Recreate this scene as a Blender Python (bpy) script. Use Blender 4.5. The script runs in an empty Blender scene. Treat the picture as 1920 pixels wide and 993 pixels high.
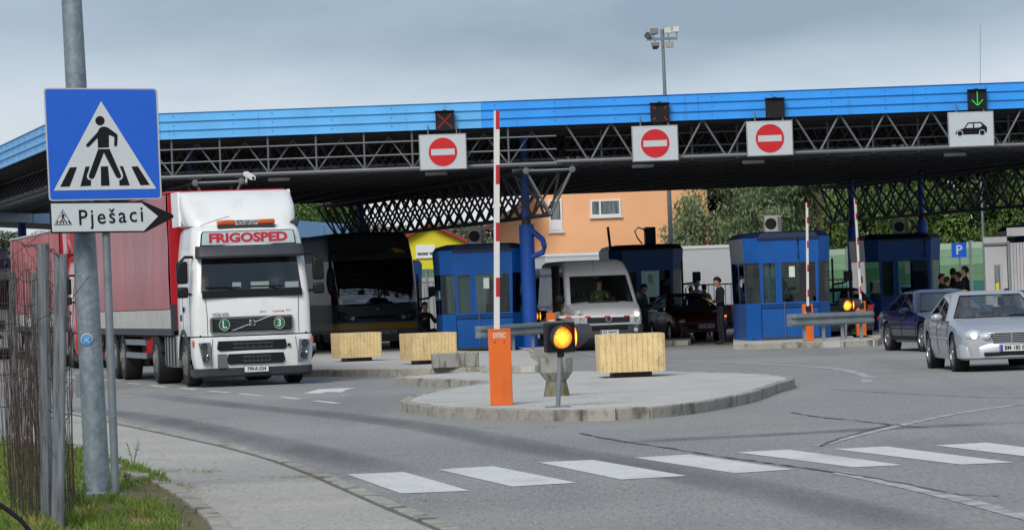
import bpy, bmesh, math, random
import numpy as np
from mathutils import Vector, Matrix
rad = math.radians
random.seed(7)
SC = bpy.context.scene
COL = SC.collection

# ------------------------------------------------------------ camera
FPX, CX, HY, HC, ROLL = 6500.0, 960.0, 553.0, 1.55, rad(2.1)   # long lens, slight roll, eye height
CA, SA = math.cos(ROLL), math.sin(ROLL)
cam = bpy.data.cameras.new('camera')
cam.sensor_width = 36.0
cam.lens = 36.0 * FPX / 1920.0
cam.shift_y = (HY - 496.5) / 1920.0
cam.clip_start, cam.clip_end = 0.5, 3000.0
camo = bpy.data.objects.new('camera', cam)
camo.matrix_world = Matrix(((CA, SA, 0, 0), (0, 0, -1, 0), (-SA, CA, 0, HC), (0, 0, 0, 1)))
COL.objects.link(camo)
SC.camera = camo

# ------------------------------------------------------------ sky, sun, exposure
SUN_EL, SUN_AZ = rad(42), rad(200)       # behind the camera, a little to the left
world = bpy.data.worlds.new('World')
SC.world = world
world.use_nodes = True
wn, wl = world.node_tree.nodes, world.node_tree.links
wn.clear()
def wnode(t, **k):
    n = wn.new(t)
    for a, b in k.items(): setattr(n, a, b)
    return n
w_out = wnode('ShaderNodeOutputWorld'); w_bg = wnode('ShaderNodeBackground')
w_bg.inputs['Strength'].default_value = 0.1
w_sky = wnode('ShaderNodeTexSky', sky_type='NISHITA', sun_disc=False, sun_elevation=SUN_EL, sun_rotation=SUN_AZ)
w_tc = wnode('ShaderNodeTexCoord')
w_map = wnode('ShaderNodeMapping'); w_map.inputs['Scale'].default_value = (4.2, 4.2, 13.0)
w_map.inputs['Location'].default_value = (0.08, 2.78, 0.21)
w_noise = wnode('ShaderNodeTexNoise'); w_noise.inputs['Scale'].default_value = 1.0
w_noise.inputs['Detail'].default_value = 6.0; w_noise.inputs['Roughness'].default_value = 0.5
w_sep = wnode('ShaderNodeSeparateXYZ')
w_el = wnode('ShaderNodeMapRange'); w_el.interpolation_type = 'SMOOTHSTEP'
w_el.inputs['From Min'].default_value = 0.03; w_el.inputs['From Max'].default_value = 0.088
w_add = wnode('ShaderNodeMath', operation='MULTIPLY_ADD'); w_add.inputs[1].default_value = 2.5; w_add.inputs[2].default_value = -1.2
w_sum = wnode('ShaderNodeMath', operation='MULTIPLY_ADD'); w_sum.inputs[1].default_value = 0.85
w_ramp = wnode('ShaderNodeValToRGB')
cr = w_ramp.color_ramp
cr.elements[0].position = 0.0; cr.elements[0].color = (0.385, 0.40, 0.44, 1)
cr.elements[1].position = 1.0; cr.elements[1].color = (0.115, 0.155, 0.215, 1)
e = cr.elements.new(0.5); e.color = (0.25, 0.295, 0.36, 1)
w_x10 = wnode('ShaderNodeVectorMath', operation='SCALE'); w_x10.inputs['Scale'].default_value = 10.0
w_mix = wnode('ShaderNodeMix', data_type='RGBA'); w_mix.inputs['Factor'].default_value = 0.88
wl.new(w_tc.outputs['Generated'], w_map.inputs['Vector']); wl.new(w_map.outputs[0], w_noise.inputs['Vector'])
wl.new(w_tc.outputs['Generated'], w_sep.inputs[0]); wl.new(w_sep.outputs['Z'], w_el.inputs['Value'])
wl.new(w_noise.outputs['Fac'], w_add.inputs[0])
wl.new(w_el.outputs[0], w_sum.inputs[0]); wl.new(w_add.outputs[0], w_sum.inputs[2])
wl.new(w_sum.outputs[0], w_ramp.inputs[0]); wl.new(w_ramp.outputs[0], w_x10.inputs[0])
wl.new(w_sky.outputs[0], w_mix.inputs['A']); wl.new(w_x10.outputs[0], w_mix.inputs['B'])
wl.new(w_mix.outputs['Result'], w_bg.inputs['Color']); wl.new(w_bg.outputs[0], w_out.inputs[0])

sun = bpy.data.lights.new('sun', 'SUN'); sun.energy = 1.5; sun.angle = rad(32); sun.color = (1.0, 0.965, 0.92)
suno = bpy.data.objects.new('sun', sun); COL.objects.link(suno)
sd = Vector((math.sin(SUN_AZ) * math.cos(SUN_EL), math.cos(SUN_AZ) * math.cos(SUN_EL), math.sin(SUN_EL)))
suno.rotation_euler = sd.to_track_quat('Z', 'Y').to_euler()
suno.location = (0, 0, 60)
SC.view_settings.view_transform = 'Standard'
SC.view_settings.look = 'None'
SC.view_settings.exposure = 0.9
SC.view_settings.gamma = 1.0
SC.view_settings.use_curve_mapping = False
try:
    SC.cycles.use_denoising = True
    SC.cycles.max_bounces = 8
    SC.cycles.transparent_max_bounces = 16
    SC.cycles.caustics_reflective = False; SC.cycles.caustics_refractive = False
    SC.cycles.sample_clamp_indirect = 4.0
except Exception:
    pass

# ------------------------------------------------------------ helpers
def P(px, py, Y):
    """world point at depth Y seen at photo pixel (px, py): used to survey the place from the photograph"""
    dx, dy = px - CX, py - HY
    u, v = dx * CA - dy * SA, -dx * SA - dy * CA
    return Vector((u * Y / FPX, Y, HC + v * Y / FPX))
def G(px, py, z=0.0):
    dx, dy = px - CX, py - HY
    u, v = dx * CA - dy * SA, -dx * SA - dy * CA
    Y = FPX * (z - HC) / v
    return Vector((u * Y / FPX, Y, z))
def XZ(px, Y, z):
    """X at depth Y for column px at height z"""
    v = (z - HC) * FPX / Y
    return ((px - CX + v * SA) / CA) * Y / FPX

class MB:
    def __init__(s): s.v = []; s.f = []; s.m = []
    def add(s, vs, fs, m=0):
        o = len(s.v); s.v += [tuple(v) for v in vs]; s.f += [tuple(i + o for i in f) for f in fs]; s.m += [m] * len(fs); return s
    def box(s, x0, x1, y0, y1, z0, z1, m=0):
        return s.add([(x0,y0,z0),(x1,y0,z0),(x1,y1,z0),(x0,y1,z0),(x0,y0,z1),(x1,y0,z1),(x1,y1,z1),(x0,y1,z1)],
              [(0,3,2,1),(4,5,6,7),(0,1,5,4),(1,2,6,5),(2,3,7,6),(3,0,4,7)], m)
    def cyl(s, p0, p1, r0, r1=None, n=8, m=0, cap=True):
        p0, p1 = Vector(p0), Vector(p1); r1 = r0 if r1 is None else r1
        d = (p1 - p0).normalized(); a = d.orthogonal().normalized(); b = d.cross(a)
        vs = []
        for p, r in ((p0, r0), (p1, r1)):
            for i in range(n):
                t = 2 * math.pi * i / n; vs.append(p + a * (r * math.cos(t)) + b * (r * math.sin(t)))
        fs = [(i, (i + 1) % n, n + (i + 1) % n, n + i) for i in range(n)]
        if cap: fs += [tuple(range(n - 1, -1, -1)), tuple(range(n, 2 * n))]
        return s.add(vs, fs, m)
    def tube(s, pts, r, n=6, m=0):
        pts = [Vector(p) for p in pts]; vs = []; K = len(pts)
        for i, p in enumerate(pts):
            d = (pts[min(i + 1, K - 1)] - pts[max(i - 1, 0)]).normalized()
            a = d.cross(Vector((0.13, 0.31, 0.94))).normalized(); b = d.cross(a)
            rr = r[i] if isinstance(r, (list, tuple)) else r
            vs += [p + a * (rr * math.cos(2 * math.pi * j / n)) + b * (rr * math.sin(2 * math.pi * j / n)) for j in range(n)]
        fs = [(i * n + j, i * n + (j + 1) % n, (i + 1) * n + (j + 1) % n, (i + 1) * n + j) for i in range(K - 1) for j in range(n)]
        fs += [tuple(range(n - 1, -1, -1)), tuple(range((K - 1) * n, K * n))]
        return s.add(vs, fs, m)
    def prism(s, poly, y0, y1, m=0):          # poly in x,z; extruded along y
        n = len(poly); vs = [(x, y0, z) for x, z in poly] + [(x, y1, z) for x, z in poly]
        fs = [tuple(range(n)), tuple(range(2 * n - 1, n - 1, -1))] + [(i, (i + 1) % n, n + (i + 1) % n, n + i) for i in range(n)]
        return s.add(vs, fs, m)
    def xprism(s, poly, x0, x1, m=0):         # poly in y,z; extruded along x
        n = len(poly); vs = [(x0, y, z) for y, z in poly] + [(x1, y, z) for y, z in poly]
        fs = [tuple(range(n)), tuple(range(2 * n - 1, n - 1, -1))] + [(i, (i + 1) % n, n + (i + 1) % n, n + i) for i in range(n)]
        return s.add(vs, fs, m)
    def zprism(s, poly, z0, z1, m=0):         # poly in x,y; extruded along z
        n = len(poly); vs = [(p[0], p[1], z0) for p in poly] + [(p[0], p[1], z1) for p in poly]
        fs = [tuple(range(n)), tuple(range(2 * n - 1, n - 1, -1))] + [(i, (i + 1) % n, n + (i + 1) % n, n + i) for i in range(n)]
        return s.add(vs, fs, m)
    def loft(s, rings, m=0, capA=True, capB=True, closed=True):
        n = len(rings[0]); vs = [p for r in rings for p in r]; fs = []
        for i in range(len(rings) - 1):
            for j in range(n if closed else n - 1):
                fs.append((i * n + j, i * n + (j + 1) % n, (i + 1) * n + (j + 1) % n, (i + 1) * n + j))
        if capA: fs.append(tuple(range(n - 1, -1, -1)))
        if capB: fs.append(tuple(range((len(rings) - 1) * n, len(rings) * n)))
        return s.add(vs, fs, m)
    def lathe(s, prof, c=(0, 0, 0), axis='z', n=20, m=0, cap=True):   # prof list of (r, h)
        rings = []
        for r, h in prof:
            ring = []
            for i in range(n):
                t = 2 * math.pi * i / n; a, b = r * math.cos(t), r * math.sin(t)
                q = {'z': (a, b, h), 'y': (a, h, b), 'x': (h, a, b)}[axis]
                ring.append((c[0] + q[0], c[1] + q[1], c[2] + q[2]))
            rings.append(ring)
        return s.loft(rings, m, cap, cap)
    def mesh(s, name, mats, angle=35, recalc=True):
        me = bpy.data.meshes.new(name)
        me.from_pydata(s.v, [], s.f)
        for mt in (mats if isinstance(mats, (list, tuple)) else [mats]): me.materials.append(mt)
        if any(s.m): me.polygons.foreach_set('material_index', s.m)
        if recalc:
            bm = bmesh.new(); bm.from_mesh(me); bmesh.ops.recalc_face_normals(bm, faces=bm.faces); bm.to_mesh(me); bm.free()
        if angle:
            me.polygons.foreach_set('use_smooth', [True] * len(me.polygons))
            me.set_sharp_from_angle(angle=rad(angle))
        me.update()
        return me
    def build(s, name, mats, parent=None, bev=0, angle=35, recalc=True, weld=False, sub=0):
        o = bpy.data.objects.new(name, s.mesh(name, mats, angle, recalc)); COL.objects.link(o); o.parent = parent
        if bev:
            b = o.modifiers.new('bevel', 'BEVEL'); b.width = bev; b.segments = 2; b.limit_method = 'ANGLE'; b.angle_limit = rad(40)
        if sub:
            b = o.modifiers.new('sub', 'SUBSURF'); b.levels = sub; b.render_levels = sub
        return o

def tag(o, label, cat, group=None, kind=None):
    o['label'] = label; o['category'] = cat
    if group: o['group'] = group
    if kind: o['kind'] = kind
    return o
def thing(name, label, cat, loc=(0, 0, 0), rz=0.0, group=None):
    o = bpy.data.objects.new(name, None); COL.objects.link(o)
    o.location = loc; o.rotation_euler = (0, 0, rz); o.empty_display_size = 0.3
    return tag(o, label, cat, group)
def inst(name, me, parent, loc=(0, 0, 0), rot=(0, 0, 0), scale=(1, 1, 1)):
    o = bpy.data.objects.new(name, me); COL.objects.link(o); o.parent = parent
    o.location = loc; o.rotation_euler = rot; o.scale = scale
    return o
def boxo(name, mat, parent, x0, x1, y0, y1, z0, z1, bev=0):
    return MB().box(x0, x1, y0, y1, z0, z1).build(name, mat, parent, bev=bev, angle=0 if not bev else 35)
def copy_tree(o, parent=None):
    c = o.copy(); COL.objects.link(c); c.parent = parent
    for ch in list(o.children): copy_tree(ch, c)
    return c
def ellip(cx, cz, rx, rz, n=20):
    return [(cx + rx * math.cos(2 * math.pi * i / n), cz + rz * math.sin(2 * math.pi * i / n)) for i in range(n)]

# ------------------------------------------------------------ materials
def s2l(c):
    out = []
    for x in c[:3]:
        x = x / 255.0; out.append(x / 12.92 if x <= 0.04045 else ((x + 0.055) / 1.055) ** 2.4)
    return out + [1.0]
def M(name, rgb, rough=0.6, metal=0.0, var=0.0, scale=3.0, rgb2=None, bump=0.0, bscale=40.0, coat=0.0, stretch=(1, 1, 1), lo=0.35, hi=0.65, emit=0.0, spec=0.5, detail=6.0, world=False):
    m = bpy.data.materials.new(name); m.use_nodes = True
    nt = m.node_tree; b = nt.nodes['Principled BSDF']; L = nt.links
    col = s2l(rgb)
    b.inputs['Base Color'].default_value = col; b.inputs['Roughness'].default_value = rough
    b.inputs['Metallic'].default_value = metal; b.inputs['Specular IOR Level'].default_value = spec
    if coat: b.inputs['Coat Weight'].default_value = coat; b.inputs['Coat Roughness'].default_value = 0.06
    if emit:
        b.inputs['Emission Color'].default_value = col; b.inputs['Emission Strength'].default_value = emit
    if var or rgb2 or bump:
        tc = nt.nodes.new('ShaderNodeTexCoord'); mp = nt.nodes.new('ShaderNodeMapping'); mp.inputs['Scale'].default_value = stretch
        L.new(nt.nodes.new('ShaderNodeNewGeometry').outputs['Position'] if world else tc.outputs['Object'], mp.inputs[0])
    if var or rgb2:
        n = nt.nodes.new('ShaderNodeTexNoise'); n.inputs['Scale'].default_value = scale; n.inputs['Detail'].default_value = detail; n.inputs['Roughness'].default_value = 0.62
        L.new(mp.outputs[0], n.inputs['Vector'])
        r = nt.nodes.new('ShaderNodeValToRGB'); r.color_ramp.elements[0].position = lo; r.color_ramp.elements[1].position = hi
        c2 = s2l(rgb2) if rgb2 else [min(1, c * (1 + var)) for c in col[:3]] + [1]
        c1 = col if rgb2 else [c * (1 - var) for c in col[:3]] + [1]
        r.color_ramp.elements[0].color = c1; r.color_ramp.elements[1].color = c2
        L.new(n.outputs['Fac'], r.inputs[0]); L.new(r.outputs[0], b.inputs['Base Color'])
        m['ramp'] = r.name
    if bump:
        n2 = nt.nodes.new('ShaderNodeTexNoise'); n2.inputs['Scale'].default_value = bscale; n2.inputs['Detail'].default_value = 4
        L.new(mp.outputs[0], n2.inputs['Vector'])
        bp = nt.nodes.new('ShaderNodeBump'); bp.inputs['Strength'].default_value = bump; bp.inputs['Distance'].default_value = 0.01
        L.new(n2.outputs['Fac'], bp.inputs['Height']); L.new(bp.outputs[0], b.inputs['Normal'])
    return m
def layer(m, rgb, scale, lo, hi, stretch=(1, 1, 1), amount=1.0, kind='noise', detail=5.0, world=False):
    """a second colour (wear, dirt, stains, painted glare) mixed over a material by noise"""
    nt = m.node_tree; b = nt.nodes['Principled BSDF']; L = nt.links; inp = b.inputs['Base Color']
    tc = nt.nodes.new('ShaderNodeTexCoord'); mp = nt.nodes.new('ShaderNodeMapping'); mp.inputs['Scale'].default_value = stretch
    L.new(nt.nodes.new('ShaderNodeNewGeometry').outputs['Position'] if world else tc.outputs['Object'], mp.inputs[0])
    if kind == 'noise':
        n = nt.nodes.new('ShaderNodeTexNoise'); n.inputs['Scale'].default_value = scale; n.inputs['Detail'].default_value = detail; out = n.outputs['Fac']
    else:
        n = nt.nodes.new('ShaderNodeTexVoronoi'); n.inputs['Scale'].default_value = scale; out = n.outputs['Color']
        if kind == 'crack': n.feature = 'DISTANCE_TO_EDGE'; out = n.outputs['Distance']
    L.new(mp.outputs[0], n.inputs['Vector'])
    r = nt.nodes.new('ShaderNodeMapRange'); r.inputs['From Min'].default_value = lo; r.inputs['From Max'].default_value = hi
    r.inputs['To Max'].default_value = amount
    L.new(out, r.inputs['Value'])
    mx = nt.nodes.new('ShaderNodeMix'); mx.data_type = 'RGBA'
    if inp.links: L.new(inp.links[0].from_socket, mx.inputs['A'])
    else: mx.inputs['A'].default_value = inp.default_value
    mx.inputs['B'].default_value = s2l(rgb)
    L.new(r.outputs[0], mx.inputs['Factor']); L.new(mx.outputs['Result'], inp)
    return m
def glass(name, tint, refl=1.0, rough=0.02):
    m = bpy.data.materials.new(name); m.use_nodes = True
    nt = m.node_tree; nt.nodes.clear(); L = nt.links
    o = nt.nodes.new('ShaderNodeOutputMaterial'); t = nt.nodes.new('ShaderNodeBsdfTransparent'); g = nt.nodes.new('ShaderNodeBsdfGlossy')
    g.inputs['Roughness'].default_value = rough; t.inputs['Color'].default_value = s2l(tint)
    lw = nt.nodes.new('ShaderNodeLayerWeight'); lw.inputs['Blend'].default_value = 0.5
    pw = nt.nodes.new('ShaderNodeMath'); pw.operation = 'POWER'; pw.inputs[1].default_value = 5.0; L.new(lw.outputs['Facing'], pw.inputs[0])
    f = nt.nodes.new('ShaderNodeMath'); f.operation = 'MULTIPLY_ADD'; f.inputs[1].default_value = 0.6; f.inputs[2].default_value = 0.042; L.new(pw.outputs[0], f.inputs[0])
    k = nt.nodes.new('ShaderNodeMath'); k.operation = 'MULTIPLY'; k.inputs[1].default_value = refl; k.use_clamp = True
    mx = nt.nodes.new('ShaderNodeMixShader')
    L.new(f.outputs[0], k.inputs[0]); L.new(k.outputs[0], mx.inputs[0]); L.new(t.outputs[0], mx.inputs[1]); L.new(g.outputs[0], mx.inputs[2]); L.new(mx.outputs[0], o.inputs[0])
    return m
def paint(name, rgb, rough=0.28, metal=0.0, coat=0.6, dirt=0.0):
    m = M(name, rgb, rough, metal, coat=coat)
    if dirt: layer(m, (120, 112, 100), 2.2, 0.5, 0.85, amount=dirt)
    return m

MAT = {}
MAT['white'] = M('white_paint', (222, 222, 216), 0.35, var=0.03, scale=2, coat=0.3)
MAT['offwhite'] = M('off_white_plastic', (205, 205, 200), 0.5)
MAT['black'] = M('black_plastic', (20, 21, 23), 0.5, var=0.2, scale=6, spec=.3)
MAT['dark'] = M('dark_grey_plastic', (52, 54, 58), 0.55, var=0.12, scale=5)
MAT['rubber'] = M('tyre_rubber', (26, 26, 27), 0.8, var=0.25, scale=12, bump=0.2)
MAT['rim'] = M('wheel_rim_metal', (150, 152, 156), 0.35, 0.8)
MAT['steelrim'] = M('steel_wheel_rim', (128, 126, 120), 0.5, 0.3, var=0.25, scale=8)
MAT['chrome'] = M('chrome_trim', (215, 218, 222), 0.12, 1.0)
MAT['galv'] = M('galvanised_steel', (128, 140, 146), 0.55, 0.35, var=0.10, scale=5)
layer(MAT['galv'], (158, 168, 172), 30, 0.45, 0.75, kind='voronoi', amount=0.45)
layer(MAT['galv'], (92, 104, 110), 9, 0.5, 0.68, stretch=(1, 1, 0.7), amount=0.5)
MAT['galvplain'] = M('galvanised_tube', (128, 136, 140), 0.5, 0.4, var=0.12, scale=7)
MAT['steel'] = M('grey_painted_steel', (102, 104, 107), 0.5, 0.2, var=0.15, scale=4)
MAT['frame'] = M('shaded_frame_steel', (62, 63, 66), 0.6, 0.2, var=0.2, scale=2)  # darker than the edge steel: shade under the roof put into the colour
MAT['deck'] = M('dark_roof_sheet', (44, 45, 48), 0.75, var=0.2, scale=0.6)
MAT['glass'] = glass('vehicle_glass', (226, 231, 230), 3.0)
MAT['darkglass'] = glass('tinted_glass', (70, 76, 80), 2.2)
MAT['boothglass'] = glass('booth_glass', (165, 184, 184), 2.8)
MAT['lamp'] = glass('lamp_glass', (225, 228, 230), 1.2)
MAT['reflector'] = M('lamp_reflector', (196, 198, 200), 0.25, 0.35)
MAT['orange'] = M('orange_plastic', (214, 96, 28), 0.35)
MAT['amberglass'] = M('amber_plastic', (196, 84, 30), 0.25, var=0.1, scale=8)
MAT['redlens'] = M('red_lens', (170, 20, 18), 0.25)
MAT['platewhite'] = M('plate_white', (215, 216, 212), 0.4)
MAT['ink'] = M('black_ink', (18, 18, 20), 0.5)
MAT['seat'] = M('seat_fabric', (60, 62, 66), 0.9)
MAT['euroblue'] = M('plate_blue', (20, 60, 170), 0.4)
MAT['paper'] = M('paper', (205, 212, 205), 0.8)
MAT['under'] = M('underbody', (18, 18, 18), 0.9)

# ------------------------------------------------------------ lettering
def text(name, s, mat, parent, loc, size, rot=(rad(90), 0, 0), ext=0.002, bold=0.0, sx=1.0, width=None, align='CENTER', space=1.0):
    cu = bpy.data.curves.new(name, 'FONT'); cu.body = s; cu.size = size; cu.extrude = ext; cu.offset = bold
    cu.align_x = align; cu.align_y = 'CENTER'; cu.resolution_u = 3; cu.space_character = space
    tmp = bpy.data.objects.new(name, cu)
    me = bpy.data.meshes.new_from_object(tmp)
    bpy.data.objects.remove(tmp); bpy.data.curves.remove(cu)
    me.materials.clear(); me.materials.append(mat)
    if width:
        xs = [v.co.x for v in me.vertices]; w = max(xs) - min(xs); sx = width / w
    o = inst(name, me, parent, loc, rot, (sx, 1, 1))
    return o
# ============================================================ ROAD AND GROUND
asphalt = M('asphalt', (142, 140, 135), 0.75, var=0.16, scale=0.16, bump=0.35, bscale=60, lo=0.3, hi=0.7)
layer(asphalt, (100, 100, 102), 0.5, 0.52, 0.72, stretch=(1.0, 0.1, 1), amount=0.55)
layer(asphalt, (84, 82, 78), 1.1, 0.66, 0.72, stretch=(1, .35, 1), amount=0.35)
layer(asphalt, (140, 132, 118), 0.16, 0.55, 0.75, stretch=(1, 0.45, 1), amount=0.45)
layer(asphalt, (178, 176, 170), 34, 0.50, 0.74, amount=0.45, detail=3, stretch=(1, .09, 1))
layer(asphalt, (72, 72, 72), 42, 0.53, 0.72, amount=0.5, detail=3, stretch=(1, .09, 1))
concrete = M('concrete_slab', (184, 181, 173), 0.85, var=0.06, scale=0.5, bump=0.25, bscale=50)
layer(concrete, (140, 138, 132), 1.2, 0.5, 0.75, amount=0.5)
layer(concrete, (206, 204, 198), 24, 0.52, 0.75, amount=0.5, detail=3, stretch=(1, .12, 1), world=True)
layer(concrete, (128, 124, 116), 30, 0.56, 0.74, amount=0.5, detail=3, stretch=(1, .12, 1), world=True)
kerbmat = M('kerb_stone', (160, 156, 144), 0.9, var=0.12, scale=3, bump=0.5, bscale=30, world=True)
layer(kerbmat, (76, 72, 60), 2.6, 0.53, 0.68, stretch=(1, 1, 0.8), amount=0.85, world=True)
layer(kerbmat, (100, 96, 82), 11, 0.54, 0.7, amount=0.55, world=True)
pavemat = M('pavement_asphalt', (172, 168, 158), 0.85, var=0.08, scale=0.35, bump=0.3, bscale=60)
layer(pavemat, (150, 134, 108), 0.5, 0.56, 0.74, amount=0.6)
layer(pavemat, (130, 127, 120), 34, 0.52, 0.72, amount=0.6, detail=3, stretch=(1, .12, 1))
layer(pavemat, (196, 193, 184), 26, 0.54, 0.75, amount=0.5, detail=3, stretch=(1, .12, 1))
layer(pavemat, (126, 112, 92), .9, 0.6, 0.75, amount=0.5, stretch=(1, .3, 1))
linemat = M('road_line_paint', (212, 211, 205), 0.7, var=0.05, scale=1.5)
layer(linemat, (164, 163, 160), 2, 0.52, 0.75, amount=0.5, stretch=(1, .3, 1))
layer(linemat, (150, 149, 146), 16, 0.62, 0.72, amount=0.4, stretch=(1, .15, 1))
layer(linemat, (150, 150, 150), 40, 0.55, 0.7, amount=0.5, detail=2)
wornline = M('worn_line_paint', (178, 178, 176), 0.75)
layer(wornline, (118, 118, 120), 3.5, 0.42, 0.66, amount=0.85)
tar = M('tar_seal', (92, 91, 89), 0.6, var=0.2, scale=2)
tyremark = M('tyre_darkened_asphalt', (112, 111, 109), 0.7, var=0.1, scale=0.4, bump=0.3, bscale=60)
layer(tyremark, (160, 158, 154), 34, 0.50, 0.74, amount=0.42, detail=3, stretch=(1, .09, 1))
layer(tyremark, (70, 70, 70), 42, 0.53, 0.72, amount=0.5, detail=3, stretch=(1, .09, 1))
layer(tyremark, (140, 137, 131), .8, 0.45, 0.65, amount=0.9, stretch=(1, .25, 1))

road = MB().add([(-300, -30, 0), (300, -30, 0), (300, 700, 0), (-300, 700, 0)], [(0, 1, 2, 3)]).build('road', asphalt, angle=0)
tag(road, 'grey worn asphalt of the border crossing lanes', 'road', kind='structure')

def smooth(pts, n=8):
    """Catmull-Rom through world points"""
    pts = [Vector(p) for p in pts]; out = []
    q = [pts[0] * 2 - pts[1]] + pts + [pts[-1] * 2 - pts[-2]]
    for i in range(1, len(q) - 2):
        for k in range(n):
            t = k / n
            out.append(0.5 * ((2 * q[i]) + (q[i+1] - q[i-1]) * t + (2*q[i-1] - 5*q[i] + 4*q[i+1] - q[i+2]) * t*t + (3*q[i] - q[i-1] - 3*q[i+1] + q[i+2]) * t**3))
    out.append(pts[-1]); return out
def strip(name, pxs, w, mat, z, parent=road, n=6, wob=0.0):
    pts = smooth([G(x, y, 0) for x, y in pxs], n); vs = []
    for i, p in enumerate(pts):
        d = (pts[min(i + 1, len(pts) - 1)] - pts[max(i - 1, 0)]); d = Vector((d.x, d.y, 0)).normalized(); s = Vector((-d.y, d.x, 0))
        a = w / 2 * (1 + wob * random.uniform(-1, 1)); c = Vector((random.uniform(-1, 1), random.uniform(-1, 1), 0)) * wob * w * 0.5
        vs += [Vector((p.x, p.y, z)) + s * a + c, Vector((p.x, p.y, z)) - s * a + c]
    fs = [(2*i, 2*i+1, 2*i+3, 2*i+2) for i in range(len(pts) - 1)]
    return MB().add(vs, fs).build(name, mat, parent, angle=0)

# zebra crossing: eight painted bars
zb = [[(650,888),(758,884),(881,919),(752,924)], [(820,879),(925,873),(1082,904),(960,911)], [(1010,866),(1110,861),(1288,891),(1165,898)],
      [(1188,857),(1292,851),(1488,879),(1378,886)], [(1380,847),(1478,842),(1694,871),(1600,875)], [(1564,841),(1662,836),(1902,866),(1802,870)],
      [(1752,834),(1850,829),(2080,857),(1985,862)], [(1930,826),(2030,821),(2250,849),(2160,853)], [(490,897),(590,893),(700,928),(575,934)]][:8]
for q in zb:
    MB().add([G(x, y, 0.004) for x, y in q], [(0, 1, 2, 3)]).build('zebra_stripe', linemat, road, angle=0)
strip('edge_line', [(1535,836),(1560,829),(1600,818),(1680,799),(1790,776),(1920,757),(2050,738)], 0.13, wornline, 0.004)
strip('edge_line', [(1572,886),(1640,899),(1760,926),(1920,968),(2000,990)], 0.16, wornline, 0.004)
strip('edge_line', [(1246,675),(1400,681),(1530,688),(1590,695),(1622,704),(1633,708)], 0.2, wornline, 0.004)
MB().add([G(x, y, 0.004) for x, y in [(1612,716),(1619,709),(1638,709),(1634,717)]], [(0, 1, 2, 3)]).build('edge_dash', wornline, road, angle=0)
strip('edge_line', [(1250,651),(1320,653),(1420,657),(1560,661),(1660,664)], 0.13, wornline, 0.004)
strip('edge_line', [(955,667),(1020,669),(1120,672)], 0.12, wornline, 0.004)
strip('edge_line', [(1068,657),(1122,666)], 0.12, wornline, 0.004)
strip('edge_line', [(150,749),(260,745),(350,740),(440,735)], 0.13, wornline, 0.004)
dl = [[(120,706),(155,709)], [(175,711),(225,714)], [(240,718),(266,720)], [(282,722),(312,726)], [(336,727),(368,730)], [(392,733),(430,736)], [(450,738),(492,742)], [(528,744),(560,748)], [(590,751),(634,756)]]
for a, b in dl: strip('lane_dash', [a, b], 0.13, linemat, 0.0045, n=2)
MB().add([G(x, y, 0.004) for x, y in [(568,737),(598,729),(636,727),(668,727),(650,730),(640,735),(614,734),(600,737)]], [tuple(range(8))]).build('lane_arrow', linemat, road, angle=0)
trk = bpy.data.materials.new('tyre_polish'); trk.use_nodes = True
_n = trk.node_tree; _b = _n.nodes['Principled BSDF']; _b.inputs['Base Color'].default_value = s2l((96, 96, 97)); _b.inputs['Roughness'].default_value = .65
_a = _n.nodes.new('ShaderNodeAttribute'); _a.attribute_name = 'fade'; _z = _n.nodes.new('ShaderNodeTexNoise'); _z.inputs['Scale'].default_value = 1.2
_t = _n.nodes.new('ShaderNodeNewGeometry'); _mp = _n.nodes.new('ShaderNodeMapping'); _mp.inputs['Scale'].default_value = (1.2, .12, 1); _n.links.new(_t.outputs['Position'], _mp.inputs[0]); _n.links.new(_mp.outputs[0], _z.inputs['Vector'])
_m = _n.nodes.new('ShaderNodeMath'); _m.operation = 'MULTIPLY'; _z.inputs['Detail'].default_value = 4; _n.links.new(_a.outputs['Fac'], _m.inputs[0]); _n.links.new(_z.outputs['Fac'], _m.inputs[1])
_tr = _n.nodes.new('ShaderNodeBsdfTransparent'); _mx = _n.nodes.new('ShaderNodeMixShader'); _n.links.new(_m.outputs[0], _mx.inputs[0]); _n.links.new(_tr.outputs[0], _mx.inputs[1]); _n.links.new(_b.outputs[0], _mx.inputs[2])
_n.links.new(_mx.outputs[0], [q for q in _n.nodes if q.type == 'OUTPUT_MATERIAL'][0].inputs[0])
def soft(name, pxs, w, z):
    pts = smooth([G(x, y, 0) for x, y in pxs], 8); vs = []; fd = []
    for i, p in enumerate(pts):
        d = (pts[min(i + 1, len(pts) - 1)] - pts[max(i - 1, 0)]); d = Vector((d.x, d.y, 0)).normalized(); s = Vector((-d.y, d.x, 0))
        e_ = min(1, i / 6, (len(pts) - 1 - i) / 6)
        for q, a in ((-.5, 0), (-.28, .5), (0, .7), (.28, .5), (.5, 0)): vs.append(Vector((p.x, p.y, z)) + s * w * q); fd.append(a * e_)
    o = MB().add(vs, [(5*i + k, 5*i + k + 1, 5*i + k + 6, 5*i + k + 5) for i in range(len(pts) - 1) for k in range(4)]).build(name, trk, road, angle=0)
    at = o.data.attributes.new('fade', 'FLOAT', 'POINT'); at.data.foreach_set('value', fd)
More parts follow.
